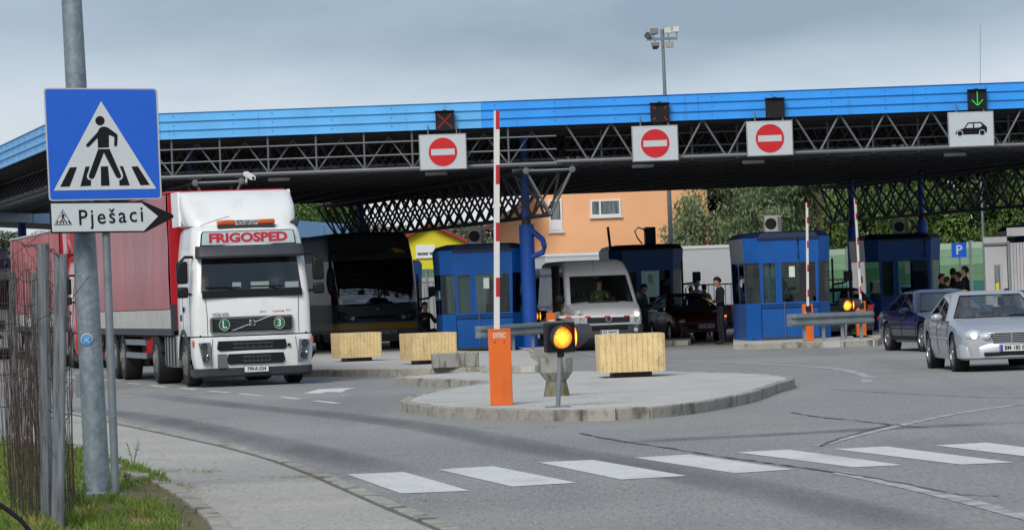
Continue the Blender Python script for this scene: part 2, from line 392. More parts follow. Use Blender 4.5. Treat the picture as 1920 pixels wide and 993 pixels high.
# tar-sealed cracks and dark tyre tracks
strip('tar_seam', [(1088,812),(1130,821),(1180,829),(1260,841),(1340,854),(1440,868),(1540,882),(1600,890),(1700,908),(1790,926),(1870,930)], 0.035, tar, 0.0075, wob=0.7)
strip('tar_seam', [(1485,773),(1530,781),(1600,788),(1680,797),(1742,802)], 0.035, tar, 0.0075, wob=0.7)
strip('tar_seam', [(1540,836),(1562,826),(1600,815),(1650,801),(1690,795)], 0.045, tar, 0.008, wob=0.5)
strip('tar_seam', [(1560,730),(1700,738),(1830,744),(1960,748)], 0.03, tar, 0.0075, wob=0.5)
strip('tar_seam', [(380,826),(400,829),(430,828)], 0.06, tar, 0.0075, wob=0.5)
soft('tyre_track', [(90,760),(260,780),(420,810),(600,850),(760,890)], 0.8, 0.002)
soft('tyre_track', [(1130,832),(1300,822),(1500,812),(1720,800),(1980,790)], .9, 0.003)
soft('tyre_track', [(250,735),(420,757),(600,775),(800,800),(1000,838),(1240,880),(1500,935),(1800,1010)], 0.8, 0.0025)
# iron manhole cover beside the lorry
mh = G(592, 717)
MB().lathe([(0.001, 0.006), (0.33, 0.006), (0.36, 0.004)], (mh.x, mh.y, 0), 'z', 24).build('manhole_cover', tar, road)

# ------------------------------------------------------------ raised islands with single kerb stones
kerb_me = MB().box(-0.5, 0.5, -0.065, 0.065, -0.10, 0.0).mesh('kerb_stone', kerbmat, angle=0)
def bevel_mesh(me, w):
    bm = bmesh.new(); bm.from_mesh(me); bmesh.ops.bevel(bm, geom=bm.edges[:], offset=w, segments=1, affect='EDGES'); bm.to_mesh(me); bm.free()
bevel_mesh(kerb_me, 0.007)
def resample(pts, step):
    out = [pts[0]]; acc = 0.0
    for a, b in zip(pts, pts[1:]):
        d = (b - a).length
        while acc + d >= step:
            t = (step - acc) / d; a = a.lerp(b, t); out.append(a); d = (b - a).length; acc = 0.0
        acc += d
    return out
def kerbs(parent, pts, step, z, jit=.004, name='kerb_stone'):
    pr = resample(pts, step)
    for a, b in zip(pr, pr[1:]):
        c = (a + b) / 2; d = b - a
        o = inst(name, kerb_me, parent, (c.x, c.y, z + random.uniform(-jit, jit)), (random.uniform(-.01, .01), random.uniform(-.006, .006), math.atan2(d.y, d.x) + random.uniform(-.006, .006)),
             ((d.length - 0.003), 1, (z + .03) / 0.10))
def island(name, label, pxs, z, kerb_range=None, n=6, step=0.42):
    pts = smooth([G(x, y, z) for x, y in pxs], n)
    # inset slab
    poly = [(p.x, p.y) for p in pts]
    o = MB().zprism(poly, -0.05, z - 0.006).build(name, concrete, angle=0)
    tag(o, label, 'traffic island', kind='structure')
    ring = pts if kerb_range is None else pts[kerb_range[0] * n:kerb_range[1] * n + 1]
    kerbs(o, ring, step, z)
    return o
isl = [(1074,695),(985,699),(905,697),(820,700),(748,706),(800,709),(870,711),(906,713),(905,718),(860,724),(800,735),(764,747),(770,754),(830,761),(928,764.5),(1028,767),(1137,766),(1262,758),(1387,738),(1449,719),(1482,709),(1462,703),(1407,699),(1241,695),(1074,695)]
main_island = island('traffic_island', 'pale concrete island with rounded kerb carrying the orange barrier post', isl, 0.14)
isl2 = [(572,693),(640,692.5),(720,691.5),(860,688),(960,685),(1008,683.5),(1014,680),(1000,668),(985,655),(900,640),(760,640),(600,645)]
back_island = island('traffic_island', 'long concrete island in front of the coach with two ribbed planters', isl2, 0.14, (0, 8), step=0.8)
for nm, pxs in (('booth island under the left blue booth and blue column', [(815,658),(900,657),(1000,655),(1055,652),(1060,646),(1010,640),(950,632),(815,634)]),
                ('booth island under the middle blue booth behind the silver guard rail', [(1375,645),(1460,642),(1560,640),(1640,637),(1650,632),(1600,626),(1540,612),(1470,612),(1375,618)]),
                ('booth island under the dark booth behind the silver van', [(1120,642),(1200,640),(1290,637),(1290,620),(1230,612),(1120,618)]),
                ('booth island under the dark booth behind the blue saloon', [(1600,632),(1700,630),(1765,628),(1760,605),(1650,600),(1590,606)])):
    pts = [G(x, y, 0.14) for x, y in pxs]
    o = MB().zprism([(p.x, p.y) for p in pts], -0.05, 0.134).build('traffic_island', concrete, angle=0)
    tag(o, nm, 'traffic island', kind='structure'); kerbs(o, pts[:5], 0.8, 0.14)

# ------------------------------------------------------------ pavement on the left, verge, kerbs
edge_px = [(60,766),(130,776),(235,798),(330,818),(420,838),(500,860),(570,885),(640,915),(710,946),(780,975),(850,1005),(930,1045)]
edge = smooth([G(x, y, 0.03) for x, y in edge_px], 6)
inner_px = [(0,835),(60,832),(130,836),(200,858),(222,878),(290,900),(322,915),(350,930),(385,955),(410,975),(428,1000),(445,1040)]
inner = smooth([G(x, y, 0.05) for x, y in inner_px], 6)
pv = MB()
ne, ni = len(edge), len(inner); K = 60
ring_e = [edge[int(i * (ne - 1) / K)] for i in range(K + 1)]; ring_i = [inner[int(i * (ni - 1) / K)] for i in range(K + 1)]
for i in range(K):
    pv.add([(ring_i[i].x, ring_i[i].y, 0.05), (ring_i[i+1].x, ring_i[i+1].y, 0.05), (ring_e[i+1].x, ring_e[i+1].y, 0.03), (ring_e[i].x, ring_e[i].y, 0.03)], [(0, 1, 2, 3)])
pave = pv.build('pavement', pavemat, angle=0)
tag(pave, 'grey asphalt footpath curving between the road and the grass verge', 'pavement', kind='structure')
def offset(pts, o):
    out = []
    for i, p in enumerate(pts):
        d = pts[min(i + 1, len(pts) - 1)] - pts[max(i - 1, 0)]; d = Vector((d.x, d.y, 0)).normalized(); out.append(p + Vector((-d.y, d.x, 0)) * o)
    return out
kerbs(pave, offset(edge, .068), 1.0, 0.048, .0008)
MB().tube([(p.x, p.y, .03) for p in offset(edge, -.012)], .014, 4).build('kerb_joint', tar, pave)
kerbs(pave, offset(inner[2 * 6:], -.03), 0.6, 0.085, .002)

soil = M('verge_soil', (112, 100, 78), 0.95, var=0.25, scale=2.5, rgb2=(84, 88, 50), bump=0.6, bscale=25)
layer(soil, (120, 108, 90), 6, 0.55, 0.72, amount=0.7)
vs = [(p.x, p.y, 0.055) for p in inner] + [(-3.0, 8, 0.06), (-60, 8, 0.06), (-60, inner[0].y + 1, 0.06)]
verge = MB().add(vs, [tuple(range(len(vs)))]).build('ground', soil, angle=0)
tag(verge, 'patchy soil of the grass verge below the pedestrian sign', 'ground', kind='structure')

# grass: many small blades, one mass
grassmat = M('grass_blades', (58, 98, 22), 0.6, rgb2=(116, 132, 46), scale=1.6, lo=0.3, hi=0.7)
layer(grassmat, (160, 142, 82), 3.0, 0.53, 0.66, amount=0.8)
def inside(poly, x, y):
    c = False; j = len(poly) - 1
    for i in range(len(poly)):
        if ((poly[i][1] > y) != (poly[j][1] > y)) and (x < (poly[j][0]-poly[i][0]) * (y-poly[i][1]) / (poly[j][1]-poly[i][1]) + poly[i][0]): c = not c
        j = i
    return c
rng = random.Random(3)
def clump_field(x, y):
    return math.sin(x * 5.1 + 1.3) * math.sin(y * 2.3 + x) + 0.6 * math.sin(x * 11 + y * 7)
gp = [(-40,838),(40,835),(128,840),(160,848),(215,868),(250,874),(300,893),(320,905),(318,930),(330,945),(352,975),(372,1000),(380,1040),(-40,1040)]
bare = [(205,930),(235,918),(290,908),(330,916),(345,925),(390,958),(430,1010),(345,1010),(325,968),(280,946),(225,942)]
gv, gf = [], []
n = 0
while n < 22000:
    px, py = rng.uniform(-20, 380), rng.uniform(836, 1035)
    if not inside(gp, px, py): continue
    if inside(bare, px, py) and rng.random() < 0.94: continue
    p = G(px, py, 0.05)
    cf = clump_field(p.x * 1.6, p.y)
    if rng.random() > 0.5 + 0.6 * cf: continue
    h = rng.uniform(0.02, 0.065) * (1.1 + 0.45 * cf) * (1.6 if px < 130 else 1.0)
    a = rng.uniform(0, 6.28); w = rng.uniform(0.004, 0.009); lean = rng.uniform(0.1, 0.7) * h; b = rng.uniform(0, 6.28)
    k = len(gv)
    gv += [(p.x - w * math.cos(a), p.y - w * math.sin(a), 0.045), (p.x + w * math.cos(a), p.y + w * math.sin(a), 0.045),
           (p.x + 0.6 * w * math.cos(a) + lean * .4 * math.cos(b), p.y + lean * .4 * math.sin(b), 0.05 + h * .6),
           (p.x + lean * math.cos(b), p.y + lean * math.sin(b), 0.05 + h)]
    gf += [(k, k + 1, k + 2), (k, k + 2, k + 3)]; n += 1
gm = MB(); gm.v, gm.f, gm.m = gv, gf, [0] * len(gf)
grass = gm.build('grass', grassmat, angle=0, recalc=False)
tag(grass, 'short green and straw coloured grass around the sign pole', 'grass', kind='stuff')
# dry litter scattered on the footpath edge, tufts of weeds
strawmat = M('dry_grass', (150, 126, 70), 0.9, var=0.3, scale=20)
lv, lf = [], []
for (cx, cy, sx, sy, cnt) in ((328,884,26,2,140),(385,886,18,2,90),(322,914,24,6,220),(350,920,20,6,140),(575,897,18,1.5,70),(540,898,22,1.2,60),(805,941,14,2,50),(290,922,40,5,160),(330,945,30,8,120),(1410,699,16,1.2,60),(385,800,60,6,60)):
    for i in range(cnt):
        z0 = 0.15 if 1380 < cx < 1440 else 0.062
        p = G(rng.gauss(cx, sx), rng.gauss(cy, sy), z0 - .01); a = rng.uniform(0, 6.28); L_ = rng.uniform(.02, .07); w = .004
        k = len(lv); dx, dy = math.cos(a) * L_, math.sin(a) * L_
        lv += [(p.x, p.y, z0), (p.x + w, p.y + w, z0), (p.x + dx, p.y + dy, z0 + rng.uniform(.005, .03))]; lf += [(k, k + 1, k + 2)]
lm = MB(); lm.v, lm.f, lm.m = lv, lf, [0] * len(lf)
tag(lm.build('dry_litter', strawmat, angle=0, recalc=False), 'dry straw litter strewn on the footpath and kerbs', 'litter', kind='stuff')

# leafy weeds at the foot of the pole
leafmat = M('weed_leaf', (70, 104, 40), 0.6, var=0.25, scale=15)
def weed(label, px, py, h, n, seed):
    r = random.Random(seed); b = G(px, py, 0.05); t = thing('weed', label, 'plant', b, 0, 'weeds in the verge')
    st = MB(); lf = MB()
    for i in range(n):
        a = r.uniform(0, 6.28); top = Vector((math.cos(a) * h * .3, math.sin(a) * h * .3, h * r.uniform(.7, 1)))
        st.tube([(0, 0, 0), top * .5 + Vector((0, 0, .02)), top], .003, 4)
        for k in range(7):
            q = top * r.uniform(.3, 1); b2 = r.uniform(0, 6.28); l = r.uniform(.02, .045); d = Vector((math.cos(b2), math.sin(b2), .3)) * l; s = Vector((-math.sin(b2), math.cos(b2), 0)) * l * .35
            lf.add([q, q + d * .5 + s, q + d, q + d * .5 - s], [(0, 1, 2, 3)])
    st.build('stem', leafmat, t); lf.build('leaf', leafmat, t, angle=0, recalc=False)['kind'] = 'stuff'
weed('tall spindly green weed beside the thin sign post', 250, 872, .26, 4, 1)
weed('low leafy weed at the foot of the thick pole', 238, 915, .14, 5, 2)
weed('bushy weed between pole and wire fence', 150, 950, .2, 7, 5)

# ============================================================ POLE, SIGNS, FENCE (left foreground)
base = G(184, 926, 0.05)
pole = thing('lamp_pole', 'thick tapered galvanised steel pole with round blue sticker', 'pole', (base.x, base.y, 0))
top = P(131, -60, base.y)
def taper(z): return 0.105 - 0.028 * min(z, 5.2) / 5.2
mb = MB(); rings = []
lean = (top.x - base.x) / (top.z - 0.0)
for z in (0, 0.02, 1.2, 2.5, 4.0, 7.5):
    r = taper(z); rings.append([(lean * z + r * math.cos(2*math.pi*i/24), r * math.sin(2*math.pi*i/24), z) for i in range(24)])
mb.loft(rings).build('shaft', MAT['galv'], pole)
MB().box(-.16, .16, -.16, .16, 0.04, 0.075).build('base_plate', MAT['galvplain'], pole, bev=.005)
zc = 0.98
hx = lean * zc - taper(zc)
MB().box(hx - .03, hx + .012, -.03, .03, zc - .13, zc + .07).build('hatch_lock', MAT['galvplain'], pole, bev=.006)
sp = P(171, 636, base.y - .12) - Vector((base.x, base.y, 0))
sticker = M('sticker_blue', (58, 140, 208), 0.4)
stz = sp.z
MB().lathe([(0.001, -.005), (.043, -.005), (.05, 0)], (lean * stz - .012, -taper(stz) - .004, stz), 'y', 24).build('sticker_rim', MAT['offwhite'], pole)
st = MB().lathe([(0.001, -.003), (.045, -.003), (.045, 0)], (lean * stz - .012, -taper(stz) - .007, stz), 'y', 24).build('sticker', sticker, pole)
zz = MB()
for (ax, az, bx, bz) in ((-.025, .015, .0, -.005), (0, -.005, .025, .02), (-.02, -.02, .0, -.005), (0, -.005, .02, -.025), (-.005, .03, .005, .018)):
    zz.cyl((lean * stz - .012 + ax, -taper(stz) - .012, stz + az), (lean * stz - .012 + bx, -taper(stz) - .012, stz + bz), .004, n=5)
zz.build('sticker_emblem', MAT['offwhite'], pole)

signY = base.y - 0.32
sb = G(219, 927, 0.05); 
signblue = M('sign_blue', (2, 86, 192), 0.35, var=0.04, scale=6)
signgrey = M('sign_reflective_white', (188, 194, 196), 0.45, var=0.03, scale=8)
signback = M('sign_edge_grey', (176, 180, 182), 0.4, 0.3)
signblack = M('sign_black', (18, 20, 26), 0.5, spec=.15)
signred = M('sign_red', (196, 22, 28), 0.4, var=0.04, scale=5)
post = thing('sign_post', 'thin grey steel post carrying the pedestrian signs', 'post', (0, 0, 0))
pt = P(199, 430, signY + .06); pt2 = P(190, 200, signY + .06); sbq = Vector((sb.x, signY + .06, 0))
MB().cyl(sbq, pt2, .033, .033, n=16).build('tube', MAT['galvplain'], post)
MB().box(sbq.x - .09, sbq.x + .09, sbq.y - .09, sbq.y + .09, .03, .065).build('foot_plate', MAT['galvplain'], post)
def zq(zx, zy, dY=0.0):      # survey of the sign face on a plane facing the road
    p = P(60 + zx / 3.203, 140 + zy / 3.203, signY); return (p.x, p.z)
def face(name, pts, mat, parent, d0, d1):
    return MB().prism([zq(*p) for p in pts], signY - d1, signY - d0).build(name, mat, parent, angle=0)
def rounded(q, r, k=4):
    out = []; n = len(q)
    for i in range(n):
        a, b, c = Vector(q[i-1]), Vector(q[i]), Vector(q[(i+1) % n])
        p0 = b + (a - b).normalized() * r; p1 = b + (c - b).normalized() * r
        for j in range(k + 1):
            t = j / k; out.append(tuple(p0 * (1-t)**2 + b * 2*t*(1-t) + p1 * t*t))
    return out
sg = thing('pedestrian_crossing_sign', 'square blue pedestrian crossing sign with walking figure in white triangle', 'sign', (0, 0, 0))
face('plate', rounded([(68,80),(751,82),(780,746),(102,759)], 22), signback, sg, -.02, .0)
face('blue_face', rounded([(78,88),(742,90),(770,738),(111,750)], 18), signblue, sg, .0005, .003)
face('white_triangle', [(415,160),(747,685),(131,696)], signgrey, sg, .0035, .006)
figure = [[(322,553),(346,551),(340,578),(330,600),(330,618),(340,630),(356,634),(354,667),(291,670)], [(228,557),(271,555),(227,671),(170,673)],
          [(414,551),(457,550),(467,666),(415,667)], [(526,550),(547,549),(588,664),(526,666),(524,634),(540,628),(548,612),(546,595)], [(597,552),(636,550),(708,661),(652,664)],
          [(395,345),(403,325),(418,314),(438,312),(458,319),(498,348),(512,358),(515,372),(512,422),(508,430),(500,432),(494,426),(495,376),(480,368),(462,362),(463,437),(397,440),(394,380),(345,431),(334,435),(326,430),(326,420),(388,352)],
          [(398,447),(466,446),(535,602),(536,612),(528,621),(515,621),(505,612),(432,468),(378,610),(368,624),(355,626),(344,619),(341,606)]]
for q in figure: face('pictogram', q, signblack, sg, .0065, .009)
face('pictogram', [(409 + 28 * math.cos(t * .314), 277 + 28 * math.sin(t * .314)) for t in range(20)], signblack, sg, .0065, .009)
for bx_ in (500, 640):
    pass
ar = thing('direction_sign', 'white arrow shaped sign reading Pješaci below the blue sign', 'sign', (0, 0, 0))
face('plate', [(101,765),(106,762),(668,760),(843,838),(851,850),(845,860),(690,940),(676,946),(120,954),(112,948)], signblack, ar, -.018, .0)
face('white_face', [(114,774),(658,770),(757,850),(672,937),(122,943)], signgrey, ar, .0005, .003)
tri = [(185,808),(242,901),(132,904)]
face('small_triangle', tri, signblack, ar, .0035, .005)
face('small_triangle_face', [(185,815),(236,898),(138,900)], signgrey, ar, .0055, .007)
def small(q): return [(185 + (x - 415) * .166 , 856 + (y - 432) * .166) for x, y in q]
for q in figure: face('pictogram', small(q), signblack, ar, .0075, .009)
face('pictogram', [(184 + 5 * math.cos(t * .628), 830 + 5 * math.sin(t * .628)) for t in range(10)], signblack, ar, .0075, .009)
a0, a1 = zq(282, 850), zq(666, 846)
tw = a1[0] - a0[0]
text('lettering', 'Pješaci', signblack, ar, ((a0[0] + a1[0]) / 2, signY - .005, (a0[1] + a1[1]) / 2 - .005), 0.175, rot=(rad(90), rad(-1.2), 0), width=tw, bold=.0012, space=1.25)

# ------------------------------------------------------------ wire fence overgrown with dry stems
fpost = M('old_fence_post', (112, 118, 122), 0.7, 0.1, var=0.25, scale=6, stretch=(6, 6, .5))
layer(fpost, (70, 66, 62), 8, 0.52, 0.66, stretch=(3, 3, .3), amount=0.7)
wire = M('rusty_wire', (72, 58, 52), 0.7, 0.3)
fence = thing('wire_fence', 'wire fence with weathered grey posts overgrown by dry stems', 'fence', (0, 0, 0))
def fpole(px0, py0, px1, py1, Y, r):
    a, b = P(px0, py0, Y), P(px1, py1, Y); d = (a - b); b2 = b - d * (b.z / d.z)   # down to the ground
    MB().cyl(b2, a, r, r * .97, n=10).build('post', fpost, fence); return a, b2
posts = [fpole(81, 456, 88, 990, 24.0, .042), fpole(119, 476, 113, 990, 23.6, .026), fpole(109, 478, 104, 990, 23.8, .028), fpole(22, 510, 33, 860, 36.0, .036), fpole(64, 511, 76, 900, 31.0, .04), fpole(113, 500, 108, 990, 26.0, .035)]
def wireline(pts):
    pp = [P(*q) for q in pts]; out = []
    for i in range(len(pp) - 1):
        for k in range(8):
            t = k / 8; q = pp[i].lerp(pp[i+1], t); q.z -= .03 * math.sin(math.pi * t) + random.uniform(-.006, .006); out.append(q)
    MB().tube(out + [pp[-1]], .0045, 4).build('wire', wire, fence)
wireline([(-20,445,30),(30,450,30),(84,456,24),(122,480,23.6)]); wireline([(40,455,30),(60,458,27),(84,458,24),(100,466,23.8),(124,482,23.6)])
for y0 in (520, 566, 605, 650, 700, 760, 830, 900):
    wireline([(-20, y0 - 6, 36), (30, y0, 35), (70, y0 + 4, 26), (90, y0 + 6, 24), (126, y0 + 16, 23.6)])
stems = MB(); r = random.Random(11)
for i in range(190):
    u = r.random()
    if u < .82: px, Y = r.uniform(20, 142), r.uniform(23.7, 27)
    elif u < .92: px, Y = r.uniform(-20, 60), r.uniform(25, 33)
    else: px, Y = r.uniform(-20, 70), r.uniform(32, 36)
    zt = r.choice([r.uniform(1.0, 1.9), r.uniform(1.7, 2.02), r.uniform(.4, 1.2)])
    x0 = XZ(px, Y, 0.05); pts = []
    dx, dy = r.uniform(-.06, .06), r.uniform(-.1, .1)
    for k in range(5):
        t = k / 4; pts.append((x0 + dx * t + r.uniform(-.012, .012), Y + dy * t, .04 + zt * t))
    stems.tube(pts, [r.uniform(.0015, .0034)] * 4 + [.002], 3)
for i in range(60):
    px, Y = r.uniform(20, 128), r.uniform(23.7, 26); x0 = XZ(px, Y, 1); z0 = r.uniform(.3, 1.8)
    stems.tube([(x0, Y, z0), (x0 + r.uniform(-.1, .1), Y, z0 + .15), (x0 + r.uniform(-.25, .25), Y, z0 + r.uniform(.1, .4))], .003, 3)
stemmat = M('dry_stem', (74, 60, 54), 0.85, var=0.35, scale=9, stretch=(4, 4, .6))
so = stems.build('dry_stems', stemmat, None, recalc=False)
tag(so, 'tangle of thin brown dry stems growing through the wire fence', 'dry stems', kind='stuff')
# black hose end in the lower left corner
MB().tube([P(-10, 940, 22), P(15, 955, 22), P(40, 975, 22), P(60, 1000, 22), P(75, 1040, 22)], .016, 8).build('rubber_hose', MAT['black'])
tag(bpy.data.objects['rubber_hose'], 'black rubber hose curving at the foot of the fence', 'hose')
# ============================================================ CANOPY
YF, YB, SH = 90.0, 118.0, -0.2586          # front edge, back edge, skew of the roof per metre of depth
XL, XR = -11.5, 19.5
ZB, ZT = 4.93, 5.80                         # bottom and top chord of the space frame
MOD = 1.19
fas_l = M('fascia_sky_blue', (96, 176, 230), 0.42, var=0.07, scale=.8, bump=.25, bscale=2.5)
fas_r = M('fascia_strong_blue', (48, 150, 230), 0.42, var=0.07, scale=.8, bump=.25, bscale=2.5)
for m_ in (fas_l, fas_r): layer(m_, (60, 84, 110), 1.5, 0.62, 0.8, stretch=(2.5, 1, .3), amount=0.55)
colblue = M('column_blue', (22, 74, 156), 0.45, var=0.12, scale=2)
canopy = thing('border_canopy', 'long border canopy with blue fascia and steel space frame roof', 'canopy', (0, 0, 0))
bolt = M('bolt_head', (30, 46, 70), 0.5, 0.4)

def dirx(j): return SH * j
# roof deck
def par(x0, x1, y0, y1, z0, z1):
    k = lambda x, y: x + SH * (y - YF)
    return MB().zprism([(k(x0, y0), y0), (k(x1, y0), y0), (k(x1, y1), y1), (k(x0, y1), y1)], z0, z1)
par(XL + .05, XR, YF + .14, YB - .1, 5.95, 6.02).build('roof_deck', MAT['deck'], canopy, angle=0)
for i in range(24):        # purlins under the deck
    y = YF + .8 + i * 1.17; x0 = XL + .1 + SH * (y - YF)
    MB().box(x0, x0 + XR - XL - .2, y, y + .08, 5.84, 5.948).build('purlin', MAT['frame'], canopy, angle=0)

# fascia: three lapped strips in panels, front and left side
def fascia_piece(a, b, z0, z1, mat, lip=True):
    """a,b plan points; outward side is to the right of a->b"""
    a, b = Vector((a[0], a[1], 0)), Vector((b[0], b[1], 0)); d = (b - a).normalized(); n = Vector((d.y, -d.x, 0))
    sec = [(-.0, z0), (.055, z0), (.055, z0 + .012), (.02, z0 + .03), (.012, z1 - .03), (.05, z1 - .004), (.05, z1), (0, z1)]
    r0 = [a + n * q + Vector((0, 0, z)) for q, z in sec]; r1 = [b + n * q + Vector((0, 0, z)) for q, z in sec]
    o = MB().loft([r0, r1]).build('fascia_panel', mat, canopy, angle=25)
    L_ = (b - a).length; bm_ = MB()
    k = 0.35
    while k < L_ - .1:
        c = a + d * k + n * .013 + Vector((0, 0, (z0 + z1) / 2 + .01)); bm_.cyl(c, c + n * .016, .014, n=6); k += 1.55 if int(k * 10) % 2 else 1.4
    if bm_.v: bm_.build('bolt', bolt, o, angle=0)
zs = [5.91, 6.14, 6.37, 6.60]
seams = [XL, XZ(300, YF, 6.2), XZ(485, YF, 6.2), XZ(903, YF, 6.2), XZ(1310, YF, 6.2), XZ(1712, YF, 6.2), XZ(2120, YF, 6.2), XR]
for si in range(len(seams) - 1):
    for k in range(3):
        fascia_piece((seams[si] + .003, YF + .06), (seams[si + 1] - .003, YF + .06), zs[k] + .002, zs[k + 1] - .002, fas_l if si < 3 else fas_r)
boxo('fascia_backing', MAT['frame'], canopy, XL + .05, XR, YF + .065, YF + .11, 5.93, 6.58)
sy = [YF + .065, 95.8, 101.6, 107.4, 113.2, YB]
for si in range(5):
    for k in range(3):
        f = lambda y: (XL + SH * (y - YF) - .0, y)
        fascia_piece(f(sy[si + 1] - .004), f(sy[si] + .004), zs[k] + .002, zs[k + 1] - .002, fas_l)
# back fascia (seen from inside)
xb = SH * (YB - YF)
for si in range(6):
    w = (XR - XL) / 6
    MB().box(XL + xb + si * w, XL + xb + (si + 1) * w - .006, YB - .05, YB, 5.28, 6.6).build('back_fascia_panel', MAT['deck'], canopy, angle=0)

# space frame: the mass of it as one part
def node(i, j, top=False):
    h = .5 if top else 0
    y = YF + .45 + (j + h) * MOD
    return Vector((XL + .55 + (i + h) * MOD + SH * (y - YF), y, ZT if top else ZB))
NI, NJ = 25, 23
def member(mb, a, b, r):
    d = (b - a).normalized(); u = d.orthogonal().normalized() * r; w = d.cross(u.normalized()) * r
    mb.add([a + u, a + w, a - u, a - w, b + u, b + w, b - u, b - w], [(0, 1, 5, 4), (1, 2, 6, 5), (2, 3, 7, 6), (3, 0, 4, 7)])
sf = MB()
for i in range(NI + 1):
    for j in range(1, NJ + 1):
        a = node(i, j)
        if i < NI: member(sf, a, node(i + 1, j), .036)
        if j < NJ: member(sf, a, node(i, j + 1), .036)
        if i < NI and j < NJ:
            t = node(i, j, True)
            for q in ((i, j), (i + 1, j), (i, j + 1), (i + 1, j + 1)): member(sf, node(*q), t, .026)
            if i < NI - 1: member(sf, t, node(i + 1, j, True), .03)
            if j < NJ - 1: member(sf, t, node(i, j + 1, True), .03)
sfo = sf.build('space_frame', MAT['frame'], canopy, recalc=False); sfo['kind'] = 'stuff'
# secondary sheeting rails hung under the frame give the soffit its dense dark lines
for j in range(3, NJ, 1):
    y = YF + .45 + j * MOD + .3; x0 = XL + .3 + SH * (y - YF)
    boxo('soffit_rail', MAT['frame'], canopy, x0, x0 + XR - XL - .8, y, y + .22, ZB + .08, ZB + .14)

# members of the front edge, one by one
ucyl = MB().cyl((0, 0, 0), (0, 0, 1), 1, n=8).mesh('member', MAT['steel'])
ucyld = MB().cyl((0, 0, 0), (0, 0, 1), 1, n=6).mesh('member', MAT['frame'])
def rod(name, a, b, r, me=None, parent=canopy):
    a, b = Vector(a), Vector(b); d = b - a
    o = inst(name, me or ucyl, parent, a, d.to_track_quat('Z', 'Y').to_euler(), (r, r, d.length)); return o
XM = XZ(1037, YF, ZB)                # where the railed left part ends
yf0 = YF + .12
x = XL + .3
prev = None
while x < XM:                       # left part: upright posts and rails in front, diagonals behind
    rod('post', (x, yf0, ZB), (x, yf0, 5.96), .028)
    rod('diagonal', (x, yf0 + .25, ZB + .02), (x + .62, yf0 + .5, ZT), .024); rod('diagonal', (x + 1.24, yf0 + .25, ZB + .02), (x + .62, yf0 + .5, ZT), .024)
    for z in (5.30, 5.64): rod('rail', (x, yf0 - .01, z), (min(x + 1.25, XM + .2), yf0 - .01, z), .022)
    x += 1.25
rod('edge_chord', (XL + .1, yf0, ZB), (XM + .25, yf0, ZB), .055)
rod('edge_chord', (XM + .1, yf0 - .05, ZB + .04), (XR, yf0 - .05, ZB + .04), .055)
x = XM + .95
while x < XR - .6:                  # right part: bright zigzag in front, posts and rails behind
    rod('diagonal', (x - .6, yf0 + .05, 5.95), (x - .03, yf0 - .05, ZB + .04), .028); rod('diagonal', (x + .03, yf0 - .05, ZB + .04), (x + .6, yf0 + .05, 5.95), .028)
    rod('post', (x + .35, yf0 + 1.0, ZB), (x + .35, yf0 + 1.0, 5.8), .03)
    for z in (5.30, 5.64): rod('rail', (x - .6, yf0 + .95, z), (x + .59, yf0 + .95, z), .02)
    x += 1.19
# cable tray and junction boxes
tray = MB()
for k in range(2): tray.box(XL + 1, XR - 1, YF + 2.3 + k * .18, YF + 2.32 + k * .18, 5.10, 5.16)
xx = XL + 1
while xx < XR - 1: tray.box(xx, xx + .05, YF + 2.32, YF + 2.48, 5.11, 5.13); xx += .16
tray.build('cable_tray', MAT['steel'], canopy, angle=0)
for px in (921, 1060, 1079, 1097, 1524, 1537, 1672, 1687, 1880, 1898):
    x0 = XZ(px, YF + 2.2, 5.12); boxo('junction_box', MAT['offwhite'], canopy, x0, x0 + .11, YF + 2.15, YF + 2.27, 5.09, 5.17, bev=.01)
for px in (502, 797, 1185, 1392, 1770, 960):
    x0 = XZ(px, YF + 1.2, ZB - .1); boxo('strip_lamp', MAT['steel'], canopy, x0, x0 + .58, YF + 1.2, YF + 1.35, ZB - .16, ZB - .07, bev=.01)

# triangular girders below the roof, each rod of them single
def girder(xc, y0, zt=4.76, zb=3.60, hw=.6, y1=YB - .3):
    k = lambda dx, y, z: Vector((xc + dx + SH * (y - YF), y, z))
    rod('girder_top_chord', k(-hw, y0, zt), k(-hw, y1, zt), .045, ucyld); rod('girder_top_chord', k(hw, y0, zt), k(hw, y1, zt), .045, ucyld)
    rod('girder_bottom_chord', k(0, y0 + .0, zb), k(0, y1 - .6, zb), .055, ucyld)
    nb = int((y1 - y0 - .6) / MOD); st = (y1 - y0 - .6) / nb
    for i in range(nb + 1):
        y = y0 + i * st; me = ucyl if i == 0 else ucyld  # lit near end in paler steel, inner rods in the shade-darkened copy
        for s in (-1, 1):
            if i == 0: rod('girder_brace', k(0, y, zb), k(s * hw, y, zt), .036, me)
            if i < nb:
                rod('girder_brace', k(0, y + st / 2 if i else y, zb), k(s * hw, y + st, zt), .034, ucyld)
                rod('girder_brace', k(0, y + st / 2, zb), k(s * hw, y, zt), .034, ucyld)
            if i % 3 == 0: rod('girder_hanger', k(s * hw, y, zt), k(s * hw, y, ZB), .04, me)
        rod('girder_tie', k(-hw, y, zt), k(hw, y, zt), .036 if i == 0 else .028, me)
    for s in (-1, 1):
        c = k(s * hw, y0, zt); MB().lathe([(.001, -.09), (.085, -.08), (.085, .08), (.001, .09)], (c.x, c.y - .04, c.z), 'y', 12).build('girder_joint', MAT['steel'], canopy)
        MB().box(c.x - .17, c.x + .17, c.y - .06, c.y + .3, ZB - .07, ZB - .045).build('bearing_plate', MAT['frame'], canopy, angle=0)
gx1 = XZ(1034, YF, 4.2)
gx0, gx2 = XZ(412, YF, 4.7), gx1 + 16.6
girder(gx0, YF + .15); girder(gx1, YF + .15); girder(gx2, YF + .15)
